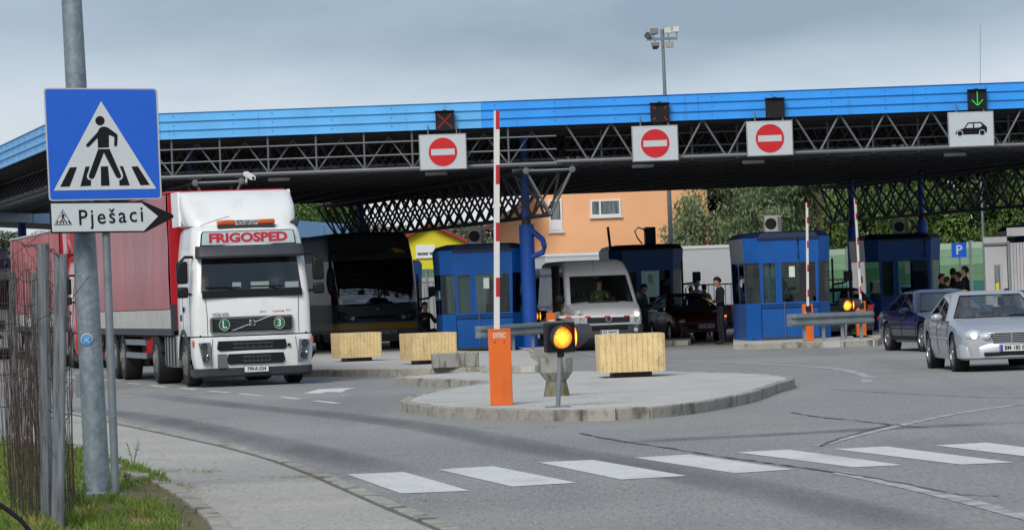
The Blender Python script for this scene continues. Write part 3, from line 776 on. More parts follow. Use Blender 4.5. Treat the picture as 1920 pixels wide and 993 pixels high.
def column(xc, y, r=.19, bracket=False, top=3.42, base=.13):
    x0 = xc + SH * (y - YF)
    c = MB().cyl((x0, y, base), (x0, y, top), r, n=20).build('column', colblue, canopy)
    MB().cyl((x0, y, top), (x0, y, 3.62), r * .62, n=14).build('column_head', MAT['frame'], c)
    MB().cyl((x0, y, 3.62), (x0, y, 5.93), r * .55, n=14).build('column_top_tube', colblue, c)
    MB().box(x0 - r * 1.6, x0 + r * 1.6, y - r * 1.6, y + r * 1.6, base, base + .03).build('column_foot', colblue, c)
    if bracket:
        MB().tube([(x0 + .05, y - .1, 3.33), (x0 + .42, y - .1, 3.0), (x0 + .46, y - .1, 2.82), (x0 + .42, y - .1, 2.66), (x0 + .1, y - .1, 2.55)], .075, 10).build('drain_pipe', colblue, c)
column(gx1, 92.6, bracket=True, r=.2); column(gx1, 113.0)
column(gx0, 94.4); column(gx0, 112)
column(gx2, 114.7); column(gx2, 108.6, r=.17); column(gx2, 97)

# ------------------------------------------------------------ lane signals and lane signs on the fascia
led_red = M('led_red', (205, 24, 18), 0.4, emit=0.35)
led_green = M('led_green', (30, 205, 70), 0.4, emit=0.45)
led_off = M('led_dim', (60, 14, 14), 0.4, emit=0.05)
def lane_signal(label, pxc, pyc, kind):
    c = P(pxc, pyc, YF - .1); t = thing('lane_signal', label, 'lane signal', (c.x, YF - .02, c.z), 0, 'lane signals on the blue fascia')
    boxo('housing', MAT['black'], t, -.24, .24, -.15, .02, -.25, .25, bev=.012)
    boxo('hood', MAT['black'], t, -.26, .26, -.24, -.02, .25, .265)
    dots = MB(); pts = []
    if kind == 'x' or kind == 'off' or kind == 'part':
        for k in range(9):
            q = -.17 + k * .0425
            if kind == 'part' and abs(q) < .09: continue
            pts += [(q, q), (q, -q)]
    else:
        pts = [(0, .19 - .036 * k) for k in range(10)] + [(.13 - .026 * k, -.02 - .028 * k) for k in range(5)] + [(-.13 + .026 * k, -.02 - .028 * k) for k in range(5)]
    for a, b in pts: dots.lathe([(.001, -.008), (.013, -.006), (.015, 0)], (a, -.15, b), 'y', 8)
    dots.build('led', {'x': led_red, 'part': led_red, 'off': led_off, 'arrow': led_green}[kind], t)
    boxo('bracket', MAT['frame'], t, -.05, .05, -.02, .05, -.3, .3)
lane_signal('black lane signal showing a dotted red cross over the leftmost no entry sign', 834, 227, 'x')
lane_signal('black lane signal with four red dots lit over the second no entry sign', 1237, 212, 'part')
lane_signal('unlit black lane signal over the third no entry sign', 1453, 203, 'off')
lane_signal('black lane signal showing a green downward arrow over the car sign', 1832, 187, 'arrow')
def lane_sign(label, x0, y0, x1, y1, kind, name):
    c = P((x0 + x1) / 2, (y0 + y1) / 2, YF - .25); s = FPX / (YF - .25); w, h = (x1 - x0) / s / 2, (y1 - y0 - 3) / s / 2
    t = thing(name, label, 'sign', (c.x, YF - .25, c.z), 0, 'white lane signs hung below the blue fascia')
    boxo('box', signback, t, -w, w, -.0, .13, -h, h, bev=.012)
    MB().box(-w + .015, w - .015, -.004, 0, -h + .015, h - .015).build('rim', signblack, t, angle=0)
    MB().box(-w + .022, w - .022, -.008, -.0045, -h + .022, h - .022).build('white_face', signgrey, t, angle=0)
    if kind == 'no':
        MB().prism(ellip(0, 0, .385, .385, 40), -.0112, -.0085).build('red_rim', signgrey, t, angle=0)
        MB().prism(ellip(0, 0, .37, .37, 40), -.0145, -.0115).build('red_disc', signred, t, angle=0)
        MB().box(-.305, .305, -.0185, -.0148, -.08, .08).build('white_bar', signgrey, t, angle=0)
    else:
        k = lambda q: [((x - 1127) / 3.309 / s, -(y - 370) / 3.309 / s) for x, y in q]
        MB().prism(k([(1028,398),(1030,385),(1042,374),(1082,362),(1104,331),(1112,327),(1186,327),(1194,331),(1222,356),(1226,366),(1223,392),(1214,396),(1208,402),(1072,402)]), -.0115, -.0085).build('car_silhouette', signblack, t, angle=0)
        MB().prism(k([(1092,361),(1110,336),(1138,335),(1138,361)]), -.0145, -.0118).build('car_window', signgrey, t, angle=0)
        MB().prism(k([(1146,361),(1146,335),(1184,335),(1196,349),(1180,360)]), -.0145, -.0118).build('car_window', signgrey, t, angle=0)
        for cx_ in (1056, 1194):
            q = k([(cx_, 393)])[0]
            MB().prism(ellip(q[0], q[1], .082, .082), -.0145, -.0118).build('wheel_ring', signgrey, t, angle=0)
            MB().prism(ellip(q[0], q[1], .064, .064), -.0175, -.0148).build('wheel', signblack, t, angle=0)
    for s_ in (-1, 1): rod('hanger', (s_ * w * .6, .08, h), (s_ * w * .6, .2, h + .25), .018, parent=t)
lane_sign('leftmost white box sign with red no entry disc, left of the raised barrier arm', 786, 250, 875, 320, 'no', 'no_entry_sign')
lane_sign('white box sign with red no entry disc, middle one of the three', 1185, 234, 1272, 304, 'no', 'no_entry_sign')
lane_sign('rightmost of the three white box signs with red no entry disc', 1400, 225, 1487, 294, 'no', 'no_entry_sign')
lane_sign('white box sign with black car silhouette under the green arrow', 1778, 208, 1864, 277, 'car', 'car_lane_sign')

# security camera on the girder end of the left part
c = P(461, 326, YF - .1)
cc = thing('security_camera', 'white security camera on the canopy edge above the lorry', 'camera', c)
MB().loft([[(dx, -.0 - .0, dz) for dx, dz in ((-.06, -.05), (.06, -.05), (.07, .02), (.05, .06), (-.05, .06), (-.07, .02))], [(dx + .2, -.22, dz - .12) for dx, dz in ((-.06, -.05), (.06, -.05), (.07, .02), (.05, .06), (-.05, .06), (-.07, .02))]]).build('housing', MAT['offwhite'], cc)
MB().cyl((0.02, 0, -.05), (0.0, .02, -.22), .03, n=8).build('bracket', MAT['offwhite'], cc)
MB().lathe([(.001, -.012), (.035, -.01), (.035, .01)], (.205, -.225, -.12), 'y', 12).build('lens', MAT['black'], cc)
rod('stem', (0, .02, -.2), (-.02, .15, -.26), .03, parent=cc)

# ------------------------------------------------------------ floodlight mast behind the canopy
mY = 121.0
a, b = P(1243, 92, mY), P(1260, 480, mY)
mast = thing('floodlight_mast', 'tall grey mast with a cluster of floodlights above the canopy', 'floodlight mast', (b.x, mY, 0))
MB().cyl((0, 0, 0), (a.x - b.x, 0, P(1243, 62, mY).z), .1, .055, n=12).build('shaft', MAT['galvplain'], mast)
zt = P(1243, 73, mY).z; xt = a.x - b.x
boxo('crossbar', MAT['galvplain'], mast, xt - .56, xt + .52, -.06, .06, zt - .045, zt + .045)
MB().cyl((xt, 0, zt), (xt, 0, zt + .33), .07, n=10).build('head', MAT['galvplain'], mast)
flm = M('floodlight_glass', (120, 118, 110), 0.25)
for dx, dz, tilt, yaw in ((-.53, .12, .5, 1.2), (-.3, .24, .45, .2), (.2, .27, .3, -.1), (.5, .29, .35, -.25), (-.27, -.26, .9, .1), (.23, -.24, .3, 0)):
    fb = MB().loft([[(-.13, -.1, -.13), (.13, -.1, -.13), (.15, -.1, .1), (-.15, -.1, .1)], [(-.08, .08, -.06), (.08, .08, -.06), (.08, .08, .06), (-.08, .08, .06)]]).build('floodlight', MAT['steel'], mast)
    fb.location = (xt + dx, 0, zt + dz); fb.rotation_euler = (-tilt, 0, yaw)
    g_ = boxo('lamp_glass', flm, fb, -.12, .12, -.112, -.102, -.115, .085)
    MB().cyl((xt + dx, 0, zt), (xt + dx, 0, zt + dz), .015, n=6).build('floodlight_arm', MAT['galvplain'], mast)
ay = 124.0
ap, bp = P(1838, 45, ay), P(1838, 300, ay)
an = thing('antenna', 'thin whip antenna rising above the canopy by the green arrow', 'antenna', (bp.x, ay, 0))
MB().cyl((0, 0, 0), (0, 0, bp.z), .04, n=8).build('mast', MAT['galvplain'], an)
MB().cyl((0, 0, bp.z), (ap.x - bp.x, 0, ap.z), .012, .008, n=6).build('whip', MAT['galvplain'], an)
# ============================================================ SHELLS (vehicle cabins, booths): stacks of rounded plan outlines
def loop(z, yf, yb, hw, r, bow, ff, fs, k=4, hwb=None, bowb=0.0):
    hwb = hw if hwb is None else hwb; pts, tags = [], []
    def fy(x): return yf + bow * (x / hw) ** 2
    e = hw - r
    for i, f in enumerate(ff):
        x = -e + 2 * e * f; pts.append((x, fy(x), z)); tags.append('F%d' % i)
    tags[-1] = 'c0'
    yc = fy(e) + r
    for i in range(1, k):
        t = math.pi / 2 * i / k; pts.append((e + r * math.sin(t), yc - r * math.cos(t), z)); tags.append('c0')
    y0, y1 = yc, yb - r
    for i, f in enumerate(fs):
        y = y0 + (y1 - y0) * f; w = hw + (hwb - hw) * f; pts.append((w, y, z)); tags.append('S%d' % i)
    tags[-1] = 'c1'
    eb = hwb - r
    for i in range(1, k):
        t = math.pi / 2 * i / k; pts.append((eb + r * math.cos(t), y1 + r * math.sin(t), z)); tags.append('c1')
    nb = 4
    for i in range(nb + 1): pts.append((eb - 2 * eb * i / nb, yb, z)); tags.append('B')
    tags[-1] = 'c2'
    for i in range(1, k):
        t = math.pi / 2 * i / k; pts.append((-eb - r * math.sin(t), y1 + r * math.cos(t), z)); tags.append('c2')
    n = len(fs)
    for i in range(n - 1, -1, -1):
        f = fs[i]; y = y0 + (y1 - y0) * f; w = hw + (hwb - hw) * f; pts.append((-w, y, z)); tags.append('T%d' % (i - 1))
    tags[-1] = 'c3'
    for i in range(1, k):
        t = math.pi / 2 * i / k; pts.append((-e - r * math.cos(t), yc - r * math.sin(t), z)); tags.append('c3')
    return pts, tags
def stack(levels, ff, fs, pick, k=4, cap=True, capbot=True):
    """levels: dicts (z,yf,yb,hw,r,bow[,hwb]); pick(level, tag) names the piece a face belongs to (None: open)"""
    rings = []; tags = None
    for lv in levels:
        p, tags = loop(lv[0], lv[1], lv[2], lv[3], lv[4], lv[5], ff, fs, k, lv[6] if len(lv) > 6 else None); rings.append(p)
    n = len(tags); out = {}
    for i in range(len(rings) - 1):
        for j in range(n):
            key = pick(i, tags[j])
            if key is None: continue
            mb = out.setdefault(key, [MB(), {}]); b, ix = mb; f = []
            for (a, c) in ((i, j), (i, (j + 1) % n), (i + 1, (j + 1) % n), (i + 1, j)):
                if (a, c) not in ix: ix[(a, c)] = len(b.v); b.v.append(tuple(rings[a][c]))
                f.append(ix[(a, c)])
            b.f.append(tuple(f)); b.m.append(0)
    body = out.setdefault('body', [MB(), {}])[0]
    if cap: body.add(rings[-1], [tuple(range(n))])
    if capbot: body.add(rings[0], [tuple(range(n - 1, -1, -1))])
    return {kk: v[0] for kk, v in out.items()}
LIN = lambda n: [i / n for i in range(n + 1)]

# ------------------------------------------------------------ wheels
WHEELS = {}
def wheel_mesh(R, w, style):
    key = (R, w, style)
    if key in WHEELS: return WHEELS[key]
    rr = R * (.66 if style != 'truck' else .56)
    ty = MB().lathe([(rr, -w/2 + .012), (R * .8, -w/2), (R * .95, -w/2 + .012), (R, -w/2 + w * .16), (R, w/2 - w * .16), (R * .95, w/2 - .012), (R * .8, w/2), (rr, w/2 - .012)], axis='x', n=28, cap=False).mesh('wheel', MAT['rubber'])
    rm = MB()
    if style == 'truck':
        rm.lathe([(rr + .004, -w/2 + .01), (rr * .93, -w/2 + .0), (rr * .9, -w/2 + .05), (rr * .62, -w/2 + .02), (rr * .45, -w/2 - .03), (rr * .3, -w/2 - .05), (.001, -w/2 - .06)], axis='x', n=24, cap=False)
        for i in range(8):
            t = math.pi * i / 4; rm.cyl((-w/2 + .01, rr * .72 * math.cos(t), rr * .72 * math.sin(t)), (-w/2 - .01, rr * .72 * math.cos(t), rr * .72 * math.sin(t)), .022, n=6)
    else:
        rm.lathe([(rr + .004, -w/2 + .012), (rr * .94, -w/2 + .005), (rr * .9, -w/2 + .035)], axis='x', n=24, cap=False)
        rm.lathe([(rr * .9, -w/2 + .06), (.001, -w/2 + .06)], axis='x', n=24, m=1, cap=False)
        ns = 7 if style == 'alloy' else 9
        for i in range(ns):
            t = 2 * math.pi * i / ns; c, s = math.cos(t), math.sin(t); a = .035 if style == 'alloy' else .03
            x0, x1 = -w/2 + .012, -w/2 + .04
            rm.add([(x, c * rad_ - s * q, s * rad_ + c * q) for rad_, q in ((.04, -a), (rr * .93, -a * .8), (rr * .93, a * .8), (.04, a)) for x in (x0, x1)], [(0, 2, 4, 6), (1, 7, 5, 3), (0, 1, 3, 2), (4, 5, 7, 6)])
        rm.lathe([(.07, -w/2 + .03), (.06, -w/2 + .002), (.001, -w/2)], axis='x', n=12, cap=False)
    rim = rm.mesh('rim', [MAT['steelrim'] if style == 'truck' else MAT['rim'], MAT['under']])
    WHEELS[key] = (ty, rim); return WHEELS[key]
def wheel(parent, x, y, R, w, style, left, steer=0.0):
    ty, rm = wheel_mesh(R, w, style)
    o = inst('wheel', ty, parent, (x, y, R), (random.uniform(0, 6) if style != 'truck' else 0, 0, (0 if left else math.pi) + steer))
    inst('rim', rm, o); return o

def plate(parent, x, y, z, s, w=.52, rz=0.0, euro=True, h=.11):
    o = boxo('number_plate', MAT['platewhite'], parent, -w/2, w/2, -.008, .006, -h/2, h/2, bev=.003)
    o.location = (x, y, z); o.rotation_euler = (0, 0, rz)
    rim_ = MB().box(-w/2 - .008, w/2 + .008, -.002, .008, -h/2 - .008, h/2 + .008).build('plate_frame', MAT['ink'], o, angle=0)
    off = .0
    if euro: boxo('plate_band', MAT['euroblue'], o, -w/2 + .004, -w/2 + .045, -.011, -.0085, -h/2 + .004, h/2 - .004); off = .02
    text('plate_lettering', s, MAT['ink'], o, (off, -.0115, 0), h * .85, width=w * .78, bold=.002)
    return o

# ------------------------------------------------------------ cars
def interp(tab, y):
    if y <= tab[0][0]: return tab[0][1:]
    for a, b in zip(tab, tab[1:]):
        if y <= b[0]:
            t = (y - a[0]) / (b[0] - a[0]); return tuple(p + (q - p) * t for p, q in zip(a[1:], b[1:]))
    return tab[-1][1:]
def lower_body(L_, W, prof, axles, ra, sill, R):
    """prof: (y, halfwidth, z at side, z at centre) from nose to tail; wheel arches are real openings"""
    ys = set(round(i * L_ / 44, 4) for i in range(45)) | {.015, .04, .09, .15, L_ - .015, L_ - .05, L_ - .1}
    for a in axles:
        for i in range(17):
            ys.add(round(a + ra * math.cos(math.pi * i / 16), 4))
    ys = sorted(y for y in ys if 0 <= y <= L_)
    mb = MB(); rings = []
    def hw(y, z): 
        w, zs_, zc = interp(prof, y); t = (z - sill) / max(.05, zs_ - sill)
        return w * (.93 + .10 * math.sin(min(1, max(0, t)) * math.pi * .72 + .25) * 1.0 - .03)
    for y in ys:
        w, zs_, zc = interp(prof, y); zb = sill + (.03 if y < .1 or y > L_ - .1 else 0)
        for a in axles:
            if abs(y - a) < ra: zb = max(zb, R + math.sqrt(max(0, ra * ra - (y - a) ** 2)))
        zb = min(zb, zs_ - .06); side = []
        for t in (0, .15, .35, .6, .82, .94, 1):
            z = zb + (zs_ - zb) * t; side.append((hw(y, z) * (1 if t < .94 else (.995 if t < 1 else .975)), z))
        top = []
        wt = side[-1][0]
        for q in (.92, .7, .4): top.append((wt * q, zs_ + (zc - zs_) * (1 - q ** 3)))
        half = side + top
        ring = [(-x, y, z) for x, z in half] + [(0, y, zc)] + [(x, y, z) for x, z in reversed(half)]
        rings.append(ring)
    mb.loft(rings, closed=False, capA=False, capB=False)
    mb.f.append(tuple(range(len(rings[0])))); mb.m.append(0)
    o = (len(rings) - 1) * len(rings[0]); mb.f.append(tuple(range(o + len(rings[0]) - 1, o - 1, -1))); mb.m.append(0)
    return mb, hw
def car(name, label, loc, rz, pm, sp, group=None, detail=True, cat='car', seats=True, glassmat=None):
    t = thing(name, label, cat, loc, rz, group); L_, W = sp['L'], sp['W']; R = sp['R']; glassmat = glassmat or MAT['glass']
    mb, hw = lower_body(L_, W, sp['prof'], sp['axles'], R + .05, sp['sill'], R)
    body = mb.build('body', pm, t, angle=40, recalc=True)
    gh = sp['gh']; ff = LIN(8); fs = sp['fs']
    def pick(i, tg):
        if i == 1 or (sp.get('twolevel') and i in (1,)):
            if tg[0] == 'F': return 'windscreen'
            if tg == 'B': return 'rear_window' if not sp.get('van') else 'roof'
            if tg[0] in 'ST' and tg[1:].isdigit() and int(tg[1:]) in sp['win']: return ('side_window', tg)
        return 'roof'
    pcs = stack(gh, ff, fs, pick, capbot=False)
    for kx, m_ in pcs.items():
        if kx == 'body': continue
        if kx == 'roof':
            m_.add(pcs['body'].v, pcs['body'].f); m_.build('roof', pm, t, angle=50)
        else: m_.build(kx if isinstance(kx, str) else kx[0], glassmat, t, angle=50)
    # dark rubber round the windscreen, bright strip under the side windows
    l1, l2 = gh[1], gh[2]
    def fp(l, q): return (q * (l[3] - l[4]), l[1] + l[5] * (q * (l[3] - l[4]) / l[3]) ** 2 - .006, l[0])
    MB().tube([fp(l1, q / 4 - 1) for q in range(9)], .013, 5).build('windscreen_seal', MAT['under'], t)
    MB().tube([fp(l2, q / 4 - 1) for q in range(9)], .010, 5).build('windscreen_seal', MAT['under'], t)
    for s in (-1, 1):
        MB().tube([fp(l1, s), fp(l2, s)], .010, 5).build('windscreen_seal', MAT['under'], t)
        y0_, y1_ = l1[1] + l1[5] + l1[4] + .05, l1[2] - l1[4] - .1
        MB().tube([(s * (l1[3] + .004), y0_ + (min(y1_, y0_ + 2.4) - y0_) * k / 3, l1[0] - .004) for k in range(4)], .009, 5).build('window_trim', MAT['under'] if sp.get('van') else MAT['chrome'], t)
    # dark inner tub
    MB().box(-W * .42, W * .42, .5, L_ - .45, sp['sill'] + .02, sp['sill'] + .2).build('underbody', MAT['under'], t, angle=0)
    for a in sp['axles']:
        for s in (-1, 1):
            x = s * (W / 2 - .105)
            wheel(t, x, a, R, .2, sp.get('rim', 'alloy'), s < 0)
            MB().lathe([(R + .045, -.13), (R + .045, .1), (.05, .1)], (s * (W / 2 - .15), a, R), 'x' , 20, cap=False).build('wheel_well', MAT['under'], t)
    if seats:
        sm = MB(); y0 = gh[0][1]
        z0 = gh[0][0]
        boxo('dashboard', MAT['black'], t, -W * .38, W * .38, y0 + .12, y0 + .55, z0 - .2, z0 - .02, bev=.04)
        for s in (-1, 1):
            o = MB().box(s * .36 - .23, s * .36 + .23, y0 + 1.35, y0 + 1.5, z0 - .45, z0 + .2).box(s * .36 - .12, s * .36 + .12, y0 + 1.37, y0 + 1.47, z0 + .21, z0 + .38).build('seat', MAT['seat'], t, bev=.04)
        boxo('rear_seat', MAT['seat'], t, -W * .37, W * .37, y0 + 2.25, y0 + 2.4, z0 - .45, z0 + .12, bev=.04)
    if sp.get('seams'):
        for s in (-1, 1):
            for (ya, za, yb_, zb_) in sp['seams']:
                pts = [(s * (hw(ya + (yb_-ya)*k/6, za + (zb_-za)*k/6) + .0015), ya + (yb_-ya)*k/6, za + (zb_-za)*k/6) for k in range(7)]
                MB().tube(pts, .005, 4).build('door_seam', MAT['under'], t)
            for (ya, yb_, za) in sp.get('trim', []):
                pts = [(s * (hw(ya + (yb_-ya)*k/8, za) + .004), ya + (yb_-ya)*k/8, za) for k in range(9)]
                MB().tube(pts, .014, 6).build('side_trim', sp.get('trimmat', pm), t)
            for (yh, zh) in sp.get('handles', []):
                x = s * (hw(yh, zh) + .012); MB().box(x - .012, x + .012, yh - .1, yh + .1, zh - .014, zh + .014).build('door_handle', pm, t, bev=.008)
    for s in (-1, 1):
        ym, zm = sp['mirror']; x = s * (W / 2 + .0)
        m_ = MB().lathe([(.001, -.09), (.05, -.075), (.085, -.02), (.08, .05), (.001, .06)], (0, 0, 0), 'y', 14)
        o = m_.build('wing_mirror', pm if not sp.get('blackmirror') else MAT['black'], t); o.location = (x + s * .09, ym, zm); o.scale = (1.25 * sp.get('ms', 1), 1, .8 * sp.get('ms', 1) * sp.get('mh', 1))
        MB().cyl((x - s * .06, ym + .03, zm - .04), (x + s * .06, ym, zm - .02), .022, n=8).build('mirror_arm', MAT['black'], t)
    return t, hw
def ellipsoid(name, mat, parent, c, r, rz=0.0, n=16):
    m_ = MB(); rings = [[(math.cos(2*math.pi*i/n) * math.cos(q), math.sin(2*math.pi*i/n) * math.cos(q), math.sin(q)) for i in range(n)] for q in [(-.5 + k / 8) * math.pi * .98 for k in range(9)]]
    o = m_.loft(rings).build(name, mat, parent, angle=60); o.location = c; o.scale = r; o.rotation_euler = (0, 0, rz); return o
# ============================================================ LORRIES
curt_red = M('red_tarpaulin', (146, 22, 34), 0.3, rgb2=(172, 46, 56), scale=.8, stretch=(1, .8, .25), lo=0.35, hi=0.7, bump=.9, bscale=1.6)
layer(curt_red, (212, 156, 156), 2.3, 0.54, 0.8, stretch=(1, 1.4, .3), amount=0.5, detail=8)  # pale streaks: washed-out red and glare painted into the colour
curt_front = M('red_tarpaulin_front', (176, 22, 34), 0.4, var=0.08, scale=2)
curt_pale = M('faded_red_tarpaulin', (168, 66, 72), 0.5, rgb2=(196, 116, 116), scale=1.1, stretch=(1, 1.2, .3))
curt_white = M('white_tarpaulin', (206, 206, 204), 0.5, var=0.06, scale=1)
board = M('dropside_board', (186, 186, 176), 0.5, var=0.07, scale=2)
layer(board, (110, 108, 98), 3, 0.55, 0.8, stretch=(1, 1, .6), amount=0.5)
cabwhite = paint('lorry_white', (226, 226, 222), 0.3, coat=0.4); layer(cabwhite, (170, 166, 156), 1.6, 0.52, 0.85, stretch=(1.5, 1, .5), amount=0.4)
cabred = paint('lorry_red', (170, 24, 28), 0.3)
badgegreen = M('badge_green', (12, 96, 60), 0.4)
tan = M('aluminium_tank', (150, 152, 150), 0.35, 0.7, var=0.1, scale=3)
lettred = M('lettering_red', (196, 44, 56), 0.4)
lightpanel = M('light_panel', (188, 204, 208), 0.4)
def tx(px): return (px - 462.5) / 92.4
def tz(py): return 1.55 + (571 - py) / 94.0
def zx(v): return tx(300 + v / 2.482 + 0)
def zz_(v): return tz(340 + v / 2.482)

def lorry(label, loc, rz, cab, curtain, front_curtain, full=True, group='lorries queuing in the left lanes', tl=13.6, trailer_dark=False, seedv=0):
    t = thing('articulated_lorry', label, 'lorry', loc, rz, group)
    # ---- cab shell
    ff = [0, .04, .35, .65, .96, 1]; fs = [0, .04, .1, .52, .62, 1]
    lv = [(.98, .02, 2.2, 1.23, .16, .05), (1.70, .02, 2.2, 1.23, .17, .06), (1.80, .04, 2.2, 1.22, .17, .06), (2.50, .20, 2.2, 1.19, .2, .07), (2.68, .25, 2.2, 1.17, .22, .08), (2.98, .36, 2.2, 1.13, .25, .08), (3.08, .48, 2.2, 1.08, .28, .08), (3.12, .75, 2.15, .98, .25, .05)]
    def pick(i, tg):
        if i == 2 and tg in ('F1', 'F2', 'F3', 'F0', 'F4'): return 'windscreen'
        if i == 2 and tg in ('S2', 'T2'): return ('side_window', tg)
        return 'cab_shell'
    pc = stack(lv, ff, fs, pick)
    pc['cab_shell'].add(pc['body'].v, pc['body'].f)
    pc['cab_shell'].build('cab', cab, t, angle=28)
    for kx in pc:
        if kx in ('body', 'cab_shell'): continue
        pc[kx].build(kx if isinstance(kx, str) else kx[0], MAT['glass'], t, angle=50)
    # ---- lower front: bumper, grilles
    lw = [(.36, .0, 1.7, 1.2, .14, .05), (.62, -.03, 1.7, 1.245, .16, .06), (.94, -.02, 1.7, 1.245, .16, .06), (.955, 0, 1.7, 1.23, .16, .06)]
    def pk(i, tg):
        if tg in ('B', 'c1', 'c2') or tg in ('S2', 'S3', 'S4', 'T2', 'T3', 'T4'): return None
        return 'bumper'
    p2 = stack(lw, LIN(6), [0, .12, .2, .4, .6, 1], pk, cap=False, capbot=False)
    p2['bumper'].build('bumper', cab, t, angle=35)
    l3 = [(.18, .05, .9, 1.17, .14, .05), (.22, -.02, .9, 1.22, .16, .06), (.358, -.035, .9, 1.235, .16, .06)]
    p3 = stack(l3, LIN(6), LIN(3), lambda i, tg: None if tg in ('B', 'c1', 'c2') else 'x', cap=True, capbot=True)
    p3['x'].add(p3['body'].v, p3['body'].f); p3['x'].build('lower_bumper', MAT['dark'], t, angle=35)
    boxo('bumper_gap', MAT['under'], t, -1.12, 1.12, .06, .12, .93, 1.0)
    fy = -.012
    def grille(x0, x1, z0, z1, bars, nm='grille'):
        o = MB().prism([(x0 + .05, z0), (x1 - .05, z0), (x1, z0 + .05), (x1 - .03, z1), (x0 + .03, z1), (x0, z0 + .05)], fy - .02, fy + .09).build(nm, MAT['black'], t, angle=0)
        for k in range(bars):
            zc = z0 + (z1 - z0) * (k + .7) / (bars + .4); boxo('grille_bar', MAT['dark'], o, x0 + .32, x1 - .3, fy - .035, fy - .02, zc - .018, zc + .012)
        for k in range(7):
            xc = x0 + .38 + (x1 - x0 - .7) * k / 6; boxo('grille_rib', MAT['dark'], o, xc - .008, xc + .008, fy - .03, fy - .022, z0 + .02, z1 - .02)
        return o
    grille(-.78, .68, .685, .875, 2); grille(-.58, .63, .425, .625, 2)
    gy = .002
    og = MB().prism([(-.88, 1.03), (.78, 1.03), (.82, 1.08), (.82, 1.31), (.79, 1.335), (-.86, 1.335), (-.9, 1.3), (-.9, 1.07)], gy - .03, gy + .1).build('grille_surround', MAT['steel'], t, angle=0)
    o = MB().prism([(-.85, 1.06), (.76, 1.06), (.78, 1.09), (.78, 1.3), (-.86, 1.3), (-.86, 1.09)], gy - .042, gy + .05).build('main_grille', MAT['black'], t, angle=0)
    for k in range(5):
        z = 1.09 + k * .046; boxo('grille_bar', MAT['dark'], o, -.82, .75, gy - .055, gy - .043, z, z + .022)
    MB().add([(-.48, gy - .07, 1.07), (-.42, gy - .07, 1.07), (.40, gy - .07, 1.335), (.34, gy - .07, 1.335), (-.48, gy - .05, 1.07), (-.42, gy - .05, 1.07), (.40, gy - .05, 1.335), (.34, gy - .05, 1.335)], [(0, 1, 2, 3), (4, 7, 6, 5), (0, 4, 5, 1), (1, 5, 6, 2), (2, 6, 7, 3), (3, 7, 4, 0)]).build('grille_diagonal', MAT['chrome'], t, angle=0)
    bd = boxo('badge', MAT['chrome'], t, -.10, .02, gy - .09, gy - .07, 1.15, 1.26, bev=.006)
    MB().lathe([(.05, 0), (.05, -.006), (.036, -.006), (.036, 0)], (-.04, gy - .09, 1.205), 'y', 20).build('badge_ring', MAT['black'], bd)
    if full:
        for xc, s in ((-.62, 'L'), (.52, '3')):
            q = MB().lathe([(.001, -.012), (.115, -.012), (.118, 0)], (xc, gy - .075, 1.185), 'y', 28).build('round_badge', badgegreen, t)
            MB().lathe([(.112, -.016), (.104, -.016), (.104, -.012), (.112, -.012)], (xc, gy - .075, 1.185), 'y', 28, cap=False).build('badge_rim', MAT['offwhite'], q)
            text('badge_letter', s, MAT['offwhite'], q, (xc, gy - .09, 1.185), .2, bold=.004)
        text('maker_lettering', 'VOLVO', MAT['steel'], t, (-.68, .005, 1.385), .075, width=.34, bold=.002)
        text('web_lettering', 'www.frigosped.ba', lettred, t, (.40, .03, 1.415), .06, width=.52, rot=(rad(90), 0, rad(2)), bold=.001)
        text('model_lettering', 'FH', MAT['steel'], t, (.75, .045, 1.42), .06, width=.1, rot=(rad(90), 0, rad(4)))
        boxo('blank_plate', MAT['steel'], t, -.78, -.58, -.05, -.035, .36, .63, bev=.004)
    for s in (-1, 1):
        MB().tube([(s * .95, .047, 1.0), (s * .95, .047, 1.35), (s * .97, .052, 1.68)], .006, 4).build('panel_gap', MAT['dark'], t)
        MB().tube([(s * .9, -.005, .37), (s * .9, -.012, .62), (s * .86, -.008, .93)], .005, 4).build('panel_gap', MAT['dark'], t)
    # headlights
    for s in (-1, 1):
        x0 = s * 1.03
        o = MB().prism([(x0 - .13 * s, .46), (x0 + .05 * s, .46), (x0 + .13 * s, .85), (x0 - .1 * s, .86)], -.05, .12).build('headlight', MAT['reflector'], t, angle=0)
        o.rotation_euler = (0, 0, 0)
        for z in (.55, .66, .78): MB().lathe([(.001, -.05), (.05, -.05), (.068, -.062), (.075, -.05)], (x0 + (z - .65) * .14 * s, 0.0, z), 'y', 16, cap=False).build('lamp', MAT['dark'] if z != .66 else MAT['chrome'], o)
        MB().prism([(x0 - .14 * s, .45), (x0 + .06 * s, .45), (x0 + .14 * s, .86), (x0 - .11 * s, .87)], -.075, -.07).build('lamp_cover', MAT['lamp'], o, angle=0)
        boxo('side_marker', MAT['amberglass'], t, s * 1.235 - .02, s * 1.235 + .025, .1, .2, .78, .9, bev=.01)
        boxo('fog_lamp', MAT['black'], t, s * .72 - .03, s * .72 + .03, -.045, -.035, .73, .79)
    plate(t, .02, -.055, .325, '799-K-534' if full else 'K72-M-318', w=.50, euro=False, h=.115)
    # windscreen surround, wipers, visor, name panel
    boxo('cowl', MAT['black'], t, -1.04, 1.04, .005, .05, 1.70, 1.84)
    wp = MB()
    for (xa, xb) in ((-.95, -.15), (-.05, .75)):
        wp.tube([(xb, .03, 1.78), (xa + .4, .055, 1.90), (xa, .075, 1.90)], .016, 6); wp.tube([(xa, .07, 1.90), (xb - .1, .07, 1.895)], .012, 5)
    wp.build('wiper', MAT['black'], t)
